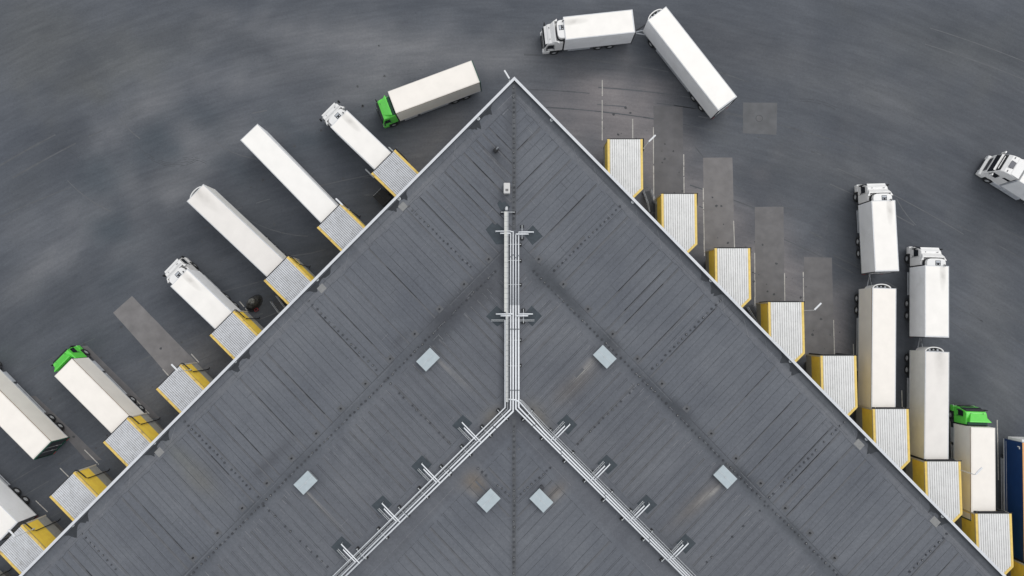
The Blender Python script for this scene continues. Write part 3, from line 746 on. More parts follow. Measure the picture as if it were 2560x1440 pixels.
# lidded duct
P0 = wp([(1266, 529), (1266, 1005)], 8.3); o = Vector((P0[0].x, P0[0].y, ZR)); t = empty('duct', o)
tag(t, 'long narrow cream lidded duct running down the roof left of the pipes', 'duct')
L = P0[0].y-P0[1].y
mb = MB(); mb.box(-.20, .20, -L*.53, 0, .55, .68); mb.box(-.10, .20, -L, -L*.53, .50, .68); mb.build('body', M['dsteel'], t)
mb = MB(); mb.box(-.215, .055, -L*.53, 0, .68, .72); mb.box(-.03, .055, -L, -L*.53-.003, .68, .72); mb.build('lid', M['tray'], t, bevel=.01)
mb = MB(); mb.box(.058, .205, -L, 0, .68, .70); mb.build('side_lid', simple('side_lid', (.44, .45, .45), .5, .06), t)
mb = MB(); s = .5
while s < L: mb.box(-.217 if s < L*.53 else -.05, .207, -s-.008, -s+.008, .69, .724); s += .52
mb.build('lid_joints', M['dsteel'], t)
mb = MB(); mb.tube([(0, .1, .72), (0, .28, .74), (.02, .42, .55), (.02, .46, .0)], .13, 10); mb.build('cap_elbow', M['trim'], t, smooth=True)
# supports
SUP = [(1267.5, 1047, 0), (1227, 1088, 0), (1176.5, 1137, 0), (1125, 1187, 0), (1069.8, 1241.7, 0), (1020.7, 1289, 0), (968.7, 1343, 0), (916.8, 1393, 0),
       (1307.5, 1048.5, 1), (1354, 1096, 1), (1410.6, 1152.7, 1), (1460.6, 1202, 1), (1507, 1250, 1), (1554, 1297, 1), (1606.5, 1348, 1), (1653, 1399, 1),
       (1300.5, 612, 2), (1300.5, 652, 2), (1300.5, 712, 2), (1300.5, 850, 2), (1300.5, 914, 2)]
pr = None; cnt = [0, 0, 0]
for (u, v, k) in SUP:
    p = rp(u, v); ang = {0: R(135), 1: R(45), 2: R(180)}[k]
    if pr is None:
        pr = empty('pipe_support', p, ang)       # +x runs from the visible foot under the pipes
        mb = MB(); mb.box(-.08, 1.35, -.03, .03, .40, .46); mb.build('crossbar', M['steel'], pr)
        for x in (0, 1.25):
            mb = MB(); mb.box(x-.16, x+.16, -.17, .17, 0, .12); mb.build('foot', M['black'], pr, bevel=.03)
            mb = MB(); mb.box(x-.03, x+.03, -.03, .03, .12, .40); mb.build('post', M['steel'], pr)
        o = pr
    else: o = copy_tree(pr); o.location = p; o.rotation_euler = (0, 0, ang)
    tag(o, 'black-footed pipe support, %s from the top %s' % (ORD[cnt[k]], ('on the lower-left pipe run', 'on the lower-right pipe run', 'under the vertical pipe bundle')[k]), 'pipe support', 'supports under the roof pipes')
    cnt[k] += 1
for (u, v, rz, lab) in ((1285, 532, R(180), 'pipe support under the top end of the cream duct'), (1305, 597, R(90), 'pipe support under the upper right branch pipes'), (1308.5, 806, R(90), 'pipe support under the lower right branch pipes')):
    o = copy_tree(pr); o.location = rp(u, v); o.rotation_euler = (0, 0, rz); tag(o, lab, 'pipe support', 'supports under the roof pipes')

# ------------------------------------------------------------------ dock shelters
ZT = 4.6
def ribbed(poly, x0, x1, y0, y1, z, pitch=.2, groove=.075):
    """ribbed sheet running along x, clipped by a function giving the back x for each y"""
    mb = MB(); y = y0
    while y < y1-.01:
        ya, yb = y, min(y+pitch-groove, y1); yc = min(y+pitch, y1)
        f = poly
        mb.face([(f(ya), ya, z), (x1, ya, z), (x1, yb, z), (f(yb), yb, z)][::1], 0)
        if yc > yb+.001:
            d = .045
            mb.face([(f(yb), yb, z), (x1, yb, z), (x1, yb+.012, z-d), (f(yb), yb+.012, z-d)], 0)
            mb.face([(f(yb), yb+.012, z-d), (x1, yb+.012, z-d), (x1, yc-.012, z-d), (f(yc), yc-.012, z-d)], 1)
            mb.face([(f(yc), yc-.012, z-d), (x1, yc-.012, z-d), (x1, yc, z), (f(yc), yc, z)], 0)
        # solid front end of the rib
        mb.face([(x1, ya, z-.06), (x1, yb, z-.06), (x1, yb, z), (x1, ya, z)], 0)
        y = yc
    for i, f in enumerate(mb.f):
        pass
    return mb
def shelter(fl, fr, kind, i):
    a, b = W(*fl, ZT), W(*fr, ZT); c = (a+b)/2; w = 3.78 if kind == 'R' else 3.66
    if kind == 'L': X = NL.copy(); base = c
    else: X = Vector((0, 1, 0)); base = c
    Y = Vector((-X.y, X.x, 0)); rz = math.atan2(X.y, X.x)
    t = empty('dock_shelter', (base.x, base.y, 0), rz)
    nrm = NL if kind == 'L' else NR
    def back(y, extra=0):   # local x where the line y=const meets the wall plane
        p = Vector((base.x, base.y, 0))+Y*y
        # wall plane: (P-A0).nrm = -.12 ; P = p + X*x
        return (-.10-(p-A0).dot(nrm))/X.dot(nrm)+extra
    h = w/2; e = .24
    if kind == 'R':
        Cx = -5.42; pC = Vector((base.x, base.y, 0))+X*Cx+Y*(-h)
        dist = (pC-A0).dot(nrm)+.10; pD = pC-nrm*dist; q = pD-Vector((base.x, base.y, 0)); D = (q.dot(X), q.dot(Y))
        def rb_(y, inset=.0):   # roof back limit incl. chamfer
            # chamfer line from C toward D
            if y < D[1]: return Cx+(y+h)*(D[0]-Cx)/(D[1]+h)
            return back(y)
        foot = [(0, h), (0, -h), (Cx, -h), D, (back(h), h)]
    else:
        def rb_(y): return back(y)
        foot = [(0, h), (0, -h), (back(-h), -h), (back(h), h)]
    old = kind == 'L'
    # under-sheet
    mb = MB(); mb.prism(foot, ZT-.12, ZT-.055); mb.build('roof_deck', M['groove_old' if old else 'groove_new'], t)
    mb = ribbed(rb_, 0, -.02, -h+e, h-e, ZT, .20 if old else .235, .07 if old else .075)
    o = mb.build('roof_sheet', [M['rib_old' if old else 'rib_new'], M['groove_old' if old else 'groove_new']], t)
    ye = M['yellow_old' if old else 'yellow_edge']
    mb = MB(); mb.box(back(h-e)+.0, 0, h-e, h, ZT-.05, ZT+.03); mb.build('edge_flashing', ye, t)
    mb = MB()
    if kind == 'R':
        u = Vector((D[0]-Cx, D[1]+h, 0)); L = u.length; u /= L; nI = Vector((u.y, -u.x, 0)); nI = nI if nI.x > 0 else -nI
        k = e*math.tan(R(22.5))
        mb.prism([(0, -h), (0, -h+e), (Cx+k, -h+e), (Cx, -h)], ZT-.05, ZT+.03)
        mb.prism([(Cx, -h), (Cx+k, -h+e), (D[0]+nI.x*e, D[1]+nI.y*e), D], ZT-.05, ZT+.03)
    else: mb.box(back(-h), 0, -h, -h+e, ZT-.05, ZT+.03)
    mb.build('edge_flashing', ye, t)
    # side walls: yellow above, grey below
    for (z0, z1, nm, mt, off) in ((2.35, ZT-.06, 'yellow_cladding', 'yellow', .0), (1.05, 2.35, 'grey_cladding', 'grey_clad', .004)):
        mb = MB(); mb.box(back(h-.08), -.01, h-.10, h-.02-off, z0, z1); mb.build(nm, M[mt], t)
        mb = MB()
        if kind == 'R':
            mb.prism([(Cx, -h+.02), (-.01, -h+.02), (-.01, -h+.10), (Cx+.03, -h+.10)], z0, z1)
            mb.prism([(Cx, -h+.02), (Cx+.03, -h+.10), (D[0]+nI.x*.08, D[1]+nI.y*.08), (D[0]+nI.x*.01, D[1]+nI.y*.01)], z0, z1)
        else: mb.box(back(-h+.08), -.01, -h+.02+off, -h+.10, z0, z1)
        mb.build(nm, M[mt], t)
    # front portal: corner trims, header, rubber pads
    mb = MB()
    for s in (-1, 1): mb.box(-.12, .02, s*h-.03 if s > 0 else -h-.03, h+.03 if s > 0 else -h+.03, 1.0, ZT-.06)
    mb.build('corner_trim', simple('corner_trim_%s%d' % (kind, i), (.52, .48, .40), .5, .1), t)
    mb = MB(); mb.box(-.10, .0, -h+.03, h-.03, 4.05, ZT-.12); mb.box(-.10, 0, -h+.031, -h+.42, 1.0, 4.05); mb.box(-.10, 0, h-.42, h-.031, 1.0, 4.05)
    mb.build('portal_frame', M['chassis'], t)
    mb = MB()
    for s in (-1, 1): mb.box(.0, .14, s*(h-.42)-.14, s*(h-.42)+.14, 1.15, 4.05)
    mb.box(.0, .14, -h+.6, h-.6, 4.06, 4.3)
    mb.build('dock_seal', M['black'], t)
    mb = MB(); ins = .35
    base_poly = [(-.9, h-ins), (-.9, -h+ins)]+([(Cx, -h+ins), (D[0], D[1]+.0), (back(h-ins), h-ins)] if kind == 'R' else [(back(-h+ins), -h+ins), (back(h-ins), h-ins)])
    mb.prism(base_poly, 0, 1.04); mb.build('dock_base', M['concrete'], t)
    mb = MB(); mb.box(-.88, -.82+.0, -1.0, 1.0, .3, .98); [mb.box(-.9, -.7, s*1.2-.12, s*1.2+.12, .5, .95) for s in (-1, 1)]
    mb.build('bumper', M['black'], t)
    # gutter and downpipe
    mb = MB(); mb.box(.022, .085, -h-.14, h+.02, ZT-.10, ZT-.02); mb.build('gutter', M['black'], t)
    mb = MB()
    mb.tube([(.07, -h-.10, ZT-.05), (-.05, -h-.14, ZT-.28), (-1.15, -h-.14, ZT-.45), (-1.3, -h-.14, ZT-.7), (-1.3, -h-.14, .35), (-1.2, -h-.3, .15)], .055, 8)
    mb.build('downpipe', M['black'], t)
    return t
LS = [((927, 435), (988.6, 373.7)), ((792.5, 569), (852.7, 509)), ((658.4, 702), (721, 640.7)), ((523.7, 837.7), (586, 778)), ((390.4, 973.4), (451.8, 910.8)),
      ((257.7, 1105.6), (320.7, 1044.2)), ((125, 1242), (185.4, 1179.6)), ((-8, 1374), (54.6, 1313)), ((-139, 1506), (-76, 1445))]
RS = [((1516.7, 347.9), (1608.3, 347.9)), ((1652.4, 484.6), (1742.1, 484.6)), ((1785.6, 620.6), (1876.3, 620.6)), ((1920.7, 755.4), (2008.5, 755.4)),
      ((2051.6, 889.6), (2139.6, 889.3)), ((2182.2, 1022.7), (2270.7, 1022.7)), ((2313.3, 1153.8), (2399.3, 1153.8)), ((2440.4, 1284.4), (2526, 1284.4)), ((2567, 1413), (2652, 1413))]
LD = ['with a white cooled lorry backed in, nearest the roof corner', 'with a plain white trailer and a lamp beside it', 'with a rounded-nose white trailer backed in',
      'with a white cooled lorry backed in beside the black heap', 'standing empty with a white lamp over it', 'with a green-cabbed lorry backed in', 'standing empty near the lower left corner',
      'cut by the left edge with a lorry backed in', 'almost hidden past the lower left corner']
RD = ['standing empty, topmost of all', 'standing empty, second from the top', 'standing empty, third from the top',
      'standing empty with a lamp beside it', 'standing empty, lowest of the empty ones', 'with the left white trailer backed in',
      'with the right white trailer backed in', 'with the green-cabbed lorry backed in', 'cut by the lower right corner behind the blue trailer']
for i, (a, b) in enumerate(LS): tag(shelter(a, b, 'L', i), 'weathered left-wall dock shelter '+LD[i], 'dock shelter', 'dock shelters along the left wall')
for i, (a, b) in enumerate(RS): tag(shelter(a, b, 'R', i), 'pale ribbed right-wall dock shelter '+RD[i], 'dock shelter', 'angled dock shelters along the right wall')

# ------------------------------------------------------------------ lamps
def lamp(base_px, zb, out, lab, ztop=6.85):
    p = W(*base_px, zb); t = empty('yard_lamp', (p.x, p.y, 0), math.atan2(out.y, out.x)); tag(t, lab, 'street lamp', 'yard lamps along the docks')
    mb = MB(); mb.tube([(0, 0, zb-.45), (0, 0, ztop-.05), (.06, 0, ztop)], .035, 8); mb.box(-.06, .06, -.06, .06, zb-.5, zb-.2); mb.build('pole', M['steel'], t)
    mb = MB(); mb.box(.05, 1.05, -.085, .085, ztop-.03, ztop+.07); mb.build('lamp_head', M['lamp'], t, bevel=.03)
    mb = MB(); mb.box(.35, .98, -.06, .06, ztop-.05, ztop-.031); mb.build('lens', M['trim'], t)
lamp((870.5, 523), ZT, NL, 'white lamp on a pole beside the plain white trailer')
lamp((472.5, 925), ZT, NL, 'white lamp over the empty shelter on the left wall')
lamp((78, 1325), ZT, NL, 'white lamp at the lower left over a backed-in lorry roof')
lamp((1610.5, 369), ZT, NR, 'white lamp beside the topmost shelter on the right wall')
lamp((2011.5, 776.5), ZT, NR, 'white lamp beside the fourth shelter on the right wall')
lamp((2401, 1175), ZT, NR, 'white lamp reaching over the green-cabbed lorry at lower right')
lamp((1274, 200), 7.6, (NL+Vector((0, .5, 0))).normalized(), 'white lamp poking out past the top corner of the warehouse roof', 7.9)

# ------------------------------------------------------------------ vehicles
def wheel(parent, x, y, r=.5, wd=.30):
    mb = MB(); s = 1 if y > 0 else -1
    n = 20; prof = [(-wd/2, r*.86), (-wd/2+.03, r*.97), (-wd/2+.06, r), (wd/2-.06, r), (wd/2-.03, r*.97), (wd/2, r*.86), (wd/2, r*.56), (-wd/2, r*.56)]
    for k in range(len(prof)):
        p, q = prof[k], prof[(k+1) % len(prof)]
        for j in range(n):
            a, b = 2*math.pi*j/n, 2*math.pi*(j+1)/n
            mb.face([(p[1]*math.cos(a), p[0], p[1]*math.sin(a)), (q[1]*math.cos(a), q[0], q[1]*math.sin(a)), (q[1]*math.cos(b), q[0], q[1]*math.sin(b)), (p[1]*math.cos(b), p[0], p[1]*math.sin(b))])
    o = mb.build('wheel', M['black'], parent); o.location = (x, y, r)
    mb = MB(); cs = [(r*.57*math.cos(2*math.pi*j/n), r*.57*math.sin(2*math.pi*j/n)) for j in range(n)]
    mb.face([(c[0], s*wd*.30, c[1]) for c in cs]); mb.face([(c[0], -s*wd*.2, c[1]) for c in cs][::-1])
    i = 12; hub = [(r*.2*math.cos(2*math.pi*j/i), r*.2*math.sin(2*math.pi*j/i)) for j in range(i)]
    mb.face([(c[0], s*wd*.48, c[1]) for c in hub])
    for j in range(i): mb.face([(hub[j][0], s*wd*.30, hub[j][1]), (hub[(j+1) % i][0], s*wd*.30, hub[(j+1) % i][1]), (hub[(j+1) % i][0], s*wd*.48, hub[(j+1) % i][1]), (hub[j][0], s*wd*.48, hub[j][1])])
    ro = mb.build('rim', M['rim'], o); return o
ZB0, ZB1, HW = 1.12, 3.95, 1.28
SOOT = soot_white('roof_sheet_sooty', 6.7, -.62, 2.2, .45, .65, (.92, .885, .83))
SOOT_T = soot_white('trailer_roof_sooty', 12.0, -.3, 3.6, .8, .45, (.82, .78, .73))
CREAM = simple('cream_roof_sheet', (.92, .865, .79), .45, .03, .9)
PLAIN = simple('clean_roof_sheet', (.93, .90, .85), .42, .025, .8)
PSIDE = simple('side_panel_white', (.86, .865, .87), .4, .04, .8, dirt=(.55, .54, .5), dirt_amt=.3, dscale=.6)
CSIDE = simple('side_panel_cream', (.84, .80, .73), .4, .04, .8)
def cargo(t, L, side, roofm, edge, rear, groove=None):
    mb = MB(); mb.box(0, L, -HW, HW, ZB0, ZB1-.04); bx = mb.build('cargo_box', side, t, bevel=.02)
    mb = MB(); mb.box(-.01, L+.01, -HW-.01, HW+.01, ZB1-.04, ZB1); mb.build('roof_frame', edge, t)
    mb = MB(); mb.box(.13, L-.07, -HW+.09, HW-.09, ZB1+.001, ZB1+.012); mb.build('roof_panel', roofm, t)
    mb = MB()
    for s in (-1, 1): mb.box(.0, L, s*HW-.012 if s < 0 else HW, -HW if s < 0 else HW+.012, ZB0-.02, ZB0+.12)
    for s in (-1, 1):
        if groove: mb.box(0, L, -HW-.016 if s < 0 else HW+.011, -HW-.011 if s < 0 else HW+.016, ZB1-.12, ZB1-.05, 1)
    mb.build('side_rails', [M['trim'], groove or M['trim']], t)
    for s in (-1, 1):
        mb = MB(); mb.box(-.06, -.002, .02*s if s > 0 else -HW+.06, HW-.06 if s > 0 else -.02, ZB0+.08, ZB1-.16); d = mb.build('rear_door', rear, t, bevel=.01)
        mb = MB(); mb.tube([(-.09, s*.35, ZB0+.1), (-.09, s*.35, ZB1-.2)], .018, 6); mb.box(-.12, -.06, s*.35-.03, s*.35+.03, 1.9, 2.15); mb.build('lock_bar', M['steel'], d)
    mb = MB(); mb.box(-.10, -.0, -HW, HW, ZB0-.28, ZB0-.001); mb.box(-.12, .0, -HW, -HW+.05, ZB0, ZB1-.05); mb.box(-.12, 0, HW-.05, HW, ZB0, ZB1-.05); mb.box(-.12, 0, -HW+.051, HW-.051, ZB1-.15, ZB1-.05)
    mb.build('rear_frame', M['chassis'] if rear != M['chassis'] else M['dgreen'], t)
    for s in (-1, 1):
        mb = MB(); mb.box(-.13, -.101, s*1.0-.18, s*1.0+.18, ZB0-.22, ZB0-.08); mb.build('tail_light', M['red'], t)
def chassis(t, x0, x1, guards, axles, dual=True):
    mb = MB()
    for s in (-1, 1): mb.box(x0, x1, s*.42-.05, s*.42+.05, .78, 1.08)
    x = x0+.5
    while x < x1: mb.box(x, x+.1, -1.15, 1.15, .98, 1.11); x += 1.1
    mb.build('chassis_frame', M['chassis'], t)
    for (a, b) in guards:
        for s in (-1, 1):
            mb = MB()
            for z in (.55, .82): mb.box(a, b, s*1.2-.02, s*1.2+.02, z, z+.13)
            for x in (a+.2, b-.2): mb.box(x-.03, x+.03, s*1.17-.02-(.0), s*1.17+.02-.0, .5, 1.05)
            mb.build('side_guard', M['guard'], t)
    for x in axles:
        mb = MB(); mb.tube([(x, -1.0, .5), (x, 1.0, .5)], .07, 8); mb.build('axle', M['chassis'], t)
        for s in (-1, 1):
            wheel(t, x, s*1.12)
            mb = MB(); n = 7   # mudguard
            pts = [(x+.62*math.cos(a), .5+.62*math.sin(a)) for a in [math.pi*(.06+.88*k/n) for k in range(n+1)]]
            for (p, q) in zip(pts[:-1], pts[1:]):
                mb.face([(p[0], s*.93, p[1]), (q[0], s*.93, q[1]), (q[0], s*1.27, q[1]), (p[0], s*1.27, p[1])])
            mb.build('mudguard', M['black'], t)
def cab(t, c0, paint, reefer=True):
    """day cab, rear wall at x=c0"""
    wd = 1.22
    prof = [(0, 1.0), (0, 3.0), (.9, 3.02), (1.45, 2.96), (1.66, 2.86), (1.78, 2.62), (2.06, 1.85), (2.12, 1.62), (2.12, 1.0)]
    ws = [wd, wd-.05, wd-.06, wd-.09, wd-.12, wd-.1, wd-.02, wd, wd]
    mb = MB(); mb.side([(c0+x, z) for x, z in prof], ws); cb = mb.build('cab', paint, t, bevel=.09, seg=3)
    mb = MB(); mb.side([(c0+1.42, .38), (c0+1.42, .98), (c0+2.16, .98), (c0+2.24, .75), (c0+2.22, .38)], [1.24]*5); mb.build('bumper', paint, t, bevel=.06)
    mb = MB(); mb.box(c0+2.19, c0+2.26, -.75, .75, .5, .95); mb.box(c0+2.13, c0+2.17, -.85, .85, 1.05, 1.55); mb.build('grille', M['black'], t)
    for s in (-1, 1):
        mb = MB(); mb.box(c0+2.14, c0+2.262, s*1.0-.17, s*1.0+.17, .62, .86); mb.build('headlight', M['trim'], t)
    # windscreen slightly proud of the sloping front
    mb = MB(); a, b = (1.80, 2.60), (2.075, 1.86); o_ = .035
    P_ = [(c0+b[0]+o_, -wd+.10, b[1]), (c0+b[0]+o_, wd-.10, b[1]), (c0+a[0]+o_, wd-.18, a[1]), (c0+a[0]+o_, -wd+.18, a[1])]
    mb.face(P_); mb.face([(x-.03, y, z) for x, y, z in P_][::-1])
    for k in range(4):
        p, q = P_[k], P_[(k+1) % 4]; mb.face([(p[0]-.03, p[1], p[2]), (q[0]-.03, q[1], q[2]), q, p])
    mb.build('windscreen', M['glass'], cb)
    mb = MB(); mb.side([(c0+1.72, 2.66), (c0+1.70, 2.80), (c0+1.98, 2.66), (c0+1.97, 2.60)], 1.0); mb.build('sun_visor', M['black'] if paint == M['green'] else paint, cb)
    for s in (-1, 1):
        y = s*(wd+.004); yt = s*(wd-.045)
        mb = MB(); f = [(c0+1.02, y, 1.78), (c0+1.86, y, 1.78), (c0+1.66, yt, 2.52), (c0+1.02, yt, 2.55)]
        g2 = [(x, yy+s*.012, z) for x, yy, z in f]; mb.face(g2 if s < 0 else g2[::-1])
        for k in range(4): mb.face([f[k], f[(k+1) % 4], g2[(k+1) % 4], g2[k]])
        mb.build('side_window', M['glass'], cb)
        mb = MB(); mb.box(c0+.93, c0+.95, y-.006, y+.006, 1.05, 2.7); mb.box(c0+.95, c0+1.15, y-.02, y+.02, 1.6, 1.65); mb.build('door_gap', M['chassis'], cb)
        mb = MB(); mb.box(c0+1.78, c0+1.90, s*(wd+.12), s*(wd+.30), 1.95, 2.55); mb.tube([(c0+1.8, s*(wd-.02), 2.5), (c0+1.84, s*(wd+.16), 2.5)], .02, 6)
        mb.build('mirror', M['black'], t, bevel=.02)
        # wheel arch and steps
        mb = MB(); n = 8
        pts = [(c0+.92+.60*math.cos(a), .5+.58*math.sin(a)) for a in [math.pi*k/n for k in range(n+1)]]
        for (p, q) in zip(pts[:-1], pts[1:]): mb.face([(p[0], s*.85, p[1]), (q[0], s*.85, q[1]), (q[0], s*1.28, q[1]), (p[0], s*1.28, p[1])])
        mb.build('wheel_arch', M['black'], t)
        mb = MB(); mb.box(c0-.02, c0+.28, s*1.08-.14, s*1.08+.14, .4, .98); mb.build('step', M['chassis'], t)
        wheel(t, c0+.92, s*1.13, .5, .32)
    # roof marks
    mb = MB(); [mb.box(c0+1.38, c0+1.52, y, y+.03, 2.985, 3.02) for y in (.62, -.72)]; mb.box(c0+1.40, c0+1.46, -.62, -.56, 2.985, 3.03); mb.build('roof_lights', M['chassis'], cb)
    # wind deflector
    mb = MB()
    if reefer:
        mb.side([(c0+.78, 3.0), (c0+.80, 3.40), (c0+.92, 3.40), (c0+1.28, 3.02)], [1.20, 1.24, 1.20, 1.05]); mb.build('wind_deflector', paint, t, bevel=.03)
        for s in (-1, 1):
            mb = MB(); mb.prism([(c0+.5, s*1.12), (c0+.9, s*1.12), (c0+.82, s*1.20), (c0+.5, s*1.40)], 3.05, 3.45); mb.build('side_fin', paint, t, bevel=.02)
    else:
        mb.side([(c0+.34, 3.0), (c0+.40, 3.62), (c0+.50, 3.62), (c0+1.45, 3.0)], [1.02, 1.20, 1.12, .66]); mb.build('wind_deflector', paint, t, bevel=.03)
        mb = MB(); mb.box(c0+.02, c0+.32, -1.05, 1.05, 3.0, 3.14); mb.build('roof_well', M['dgreen'], t)
    mb = MB(); mb.box(c0-.14, c0-.015, -1.16, 1.16, .9, 3.05); mb.build('cab_gap', M['black'], t)
def squeeze(t, c0, k, before):
    for o in ALL():
        if o in before or o.type != 'MESH': continue
        r = o
        if o.name.startswith('wheel') and not o.name.startswith('wheel_arch'): o.location.x = c0+(o.location.x-c0)*k-.05; continue
        if o.name.startswith('rim'): continue
        for v in o.data.vertices: v.co.x = c0+(v.co.x-c0)*k
def reefer_unit(t, x):
    pl = [(x, -1.02), (x+.42, -1.02), (x+.66, -.92), (x+.78, -.62), (x+.80, 0), (x+.78, .62), (x+.66, .92), (x+.42, 1.02), (x, 1.02)]
    mb = MB(); mb.prism([(x+(p[0]-x)*1.07, p[1]*1.04) for p in pl], 3.12, 3.5); mb.build('unit_shade_gap', M['black'], t)  # black arc stands in for the shaded gap before the deflector
    mb = MB(); mb.prism(pl, 3.14, 3.88); u = mb.build('cooling_unit', M['cabwhite'], t, bevel=.05, seg=3)
    mb = MB(); mb.box(x+.05, x+.58, -.44, .12, 3.882, 3.892); mb.build('fan_grille', M['black'], u)
    mb = MB(); mb.box(x+.34, x+.54, -.40, .08, 3.894, 3.90)
    for k in range(2): mb.prism([(x+.18+math.cos(q)*.07, -.32+k*.32+math.sin(q)*.07) for q in [j*math.pi/5 for j in range(10)]], 3.894, 3.91)
    mb.build('fan', M['guard'], u)
    mb = MB(); mb.tube([(x+.12, -.80, 3.88), (x+.12, -.80, 4.05), (x-.05, -.80, 4.1)], .045, 8); mb.build('exhaust', M['black'], u)
def rigid(L, kind, loc=(0, 0), rz=0):
    t = empty('box_truck', (loc[0], loc[1], 0), rz)
    if kind == 'white':
        cargo(t, L, PSIDE, SOOT, M['edge'], PSIDE); cab(t, L+.14, M['cabwhite'], True); reefer_unit(t, L)
        chassis(t, .2, L+2.0, [(4.6, L-.5)], (2.3, 3.65))
        mb = MB(); mb.box(L-1.7, L-.7, -1.22, -.75, .5, .98); mb.build('fuel_tank', M['guard'], t, bevel=.06)
    else:
        cargo(t, L, CSIDE, CREAM, simple('cream_edge', (.78, .74, .68), .5, .05), M['chassis'], simple('brown_line', (.30, .17, .08), .7, .2)); bf = set(ALL()); cab(t, L+.15, M['green'], False); squeeze(t, L+.15, .82, bf)
        chassis(t, .2, L+2.0, [(3.9, L-2.4)], (1.75, 3.1))
        for s in (-1, 1):
            mb = MB(); mb.box(L-2.1, L-.5, s*1.02-.22, s*1.02+.22, .45, 1.0); mb.build('side_locker', M['guard'], t, bevel=.04)
    return t
def trailer(L, nose, drawbar, axles, side=None, roofm=None, loc=(0, 0), rz=0, edge=None, rear=None, groove=None, hitch=None):
    t = empty('trailer', (loc[0], loc[1], 0), rz)
    cargo(t, L, side or PSIDE, roofm or PLAIN, edge or M['trim'], rear or PSIDE, groove)
    ax = sorted(axles); g = []
    xs = [a for a in ax if a < L/2]; xf = [a for a in ax if a > L/2]
    g.append(((max(xs)+.9), (min(xf)-.9) if xf else L-2.2))
    chassis(t, .2, L-.3, g, axles)
    if nose:
        def el(rx, ry, z): return [(L+rx*math.cos(a), ry*math.sin(a)) for a in [-math.pi/2+math.pi*k/14 for k in range(15)]]
        mb = MB(); mb.prism(el(.46, .97, 0), 1.7, 3.1); u = mb.build('cooling_unit', M['cabwhite'], t)
        mb = MB(); o_, i_ = el(.50, 1.0, 0), el(.40, .89, 0)
        for k in range(14): mb.prism([o_[k], o_[k+1], i_[k+1], i_[k]], 3.1, 3.5)
        mb.build('shroud', M['cabwhite'], u)
        mb = MB(); mb.prism(el(.398, .888, 0), 3.102, 3.15); mb.build('unit_well', M['black'], u)
        mb = MB()
        for (x, y, r) in ((.18, -.45, .11), (.18, .42, .11), (.2, 0, .09)): mb.prism([(L+x+math.cos(q)*r, y+math.sin(q)*r) for q in [j*math.pi/5 for j in range(10)]], 3.15, 3.32)
        mb.box(L+.03, L+.07, -.7, .7, 3.2, 3.4); mb.build('fan', M['guard'], u)
    if drawbar:
        mb = MB(); hx, hy = hitch or (L+drawbar, 0); px = L-1.0; D_ = Vector((hx-px, hy, 0)); n_ = Vector((-D_.y, D_.x, 0)).normalized()*.5
        p = (hx, hy, .9); q_ = Vector((px, 0, .9))
        mb.tube([q_-n_, p], .065, 8); mb.tube([q_+n_, p], .065, 8); c_ = q_+D_*.5; mb.tube([c_-n_*.5, c_+n_*.5], .05, 8)
        mb.tube([p, Vector(p)+D_.normalized()*.25], .09, 8); mb.build('drawbar', M['guard'], t)
        mb = MB(); mb.tube([(L-.1, .1, 1.3), (L+.3, .2, 1.0), (hx-.1, hy+.1, 1.1)], .025, 6); mb.tube([(L-.1, -.1, 1.3), (L+.4, -.1, .98), (hx-.1, hy-.05, 1.1)], .025, 6); mb.build('brake_hose', M['black'], t)
    elif not nose or True:
        mb = MB(); [mb.box(L-2.0, L-1.85, s*.75-.07, s*.75+.07, .1, 1.1) for s in (-1, 1)]; mb.build('landing_leg', M['chassis'], t)
    return t
def pose(front, rear, L, along=None):
    """box front-centre and rear-centre of the roof as seen -> root (box rear) + heading"""
    f, r = W(*front, ZB1), W(*rear, ZB1); d = (f-r); d.z = 0
    d.normalize(); p = f-d*L
    return (p.x, p.y), math.atan2(d.y, d.x), (f-r).length
def put(o, front, rear, L, lab, cat, grp):
    loc, rz, vis = pose(front, rear, L); o.location = (loc[0], loc[1], 0); o.rotation_euler = (0, 0, rz); tag(o, lab, cat, grp)
    print(lab[:40], 'visible', round(vis, 2), 'L', L, 'heading', round(math.degrees(rz), 1)); return o
LW = 7.65
G1 = 'white lorries with a cooling unit over the cab'
w0 = rigid(LW, 'white')
put(w0, (1410.8, 70.8), (1586, 52.1), LW, 'white cooled box lorry at the top with a jackknifed trailer behind it', 'lorry', G1)
for fr, re_, lab in (((846.4, 296.3), (957.3, 402.6), 'white cooled box lorry backed into the dock nearest the roof corner'),
                     ((447.1, 694), (560.2, 802.3), 'white cooled box lorry backed in beside the black heap, left side'),
                     ((2208.3, 501.3), (2217.6, 674.7), 'white cooled box lorry parked upright, left of the two on the right'),
                     ((2342.4, 664.4), (2342.4, 838), 'white cooled box lorry parked upright, right of the two on the right'),
                     ((29.7-125, 1335.3-125), (29.7, 1335.3), 'white lorry cut off by the left edge and backed into the lowest dock')):
    if 'left edge' in lab:
        x_ = rigid(9.6, 'white'); put(x_, (29.7-160, 1335.3-160), (29.7, 1335.3), 9.6, lab, 'lorry', G1); x_.location += Vector((math.cos(x_.rotation_euler.z), math.sin(x_.rotation_euler.z), 0))*.35
    else: put(copy_tree(w0), fr, re_, LW, lab, 'lorry', G1)
LG = 9.7
G2 = 'green-cabbed lorries with cream boxes'
g0 = rigid(LG, 'green')
put(g0, (979.8, 256.1), (1195.5, 175.8), LG, 'green-cabbed lorry with cream box driving free above the left docks', 'lorry', G2)
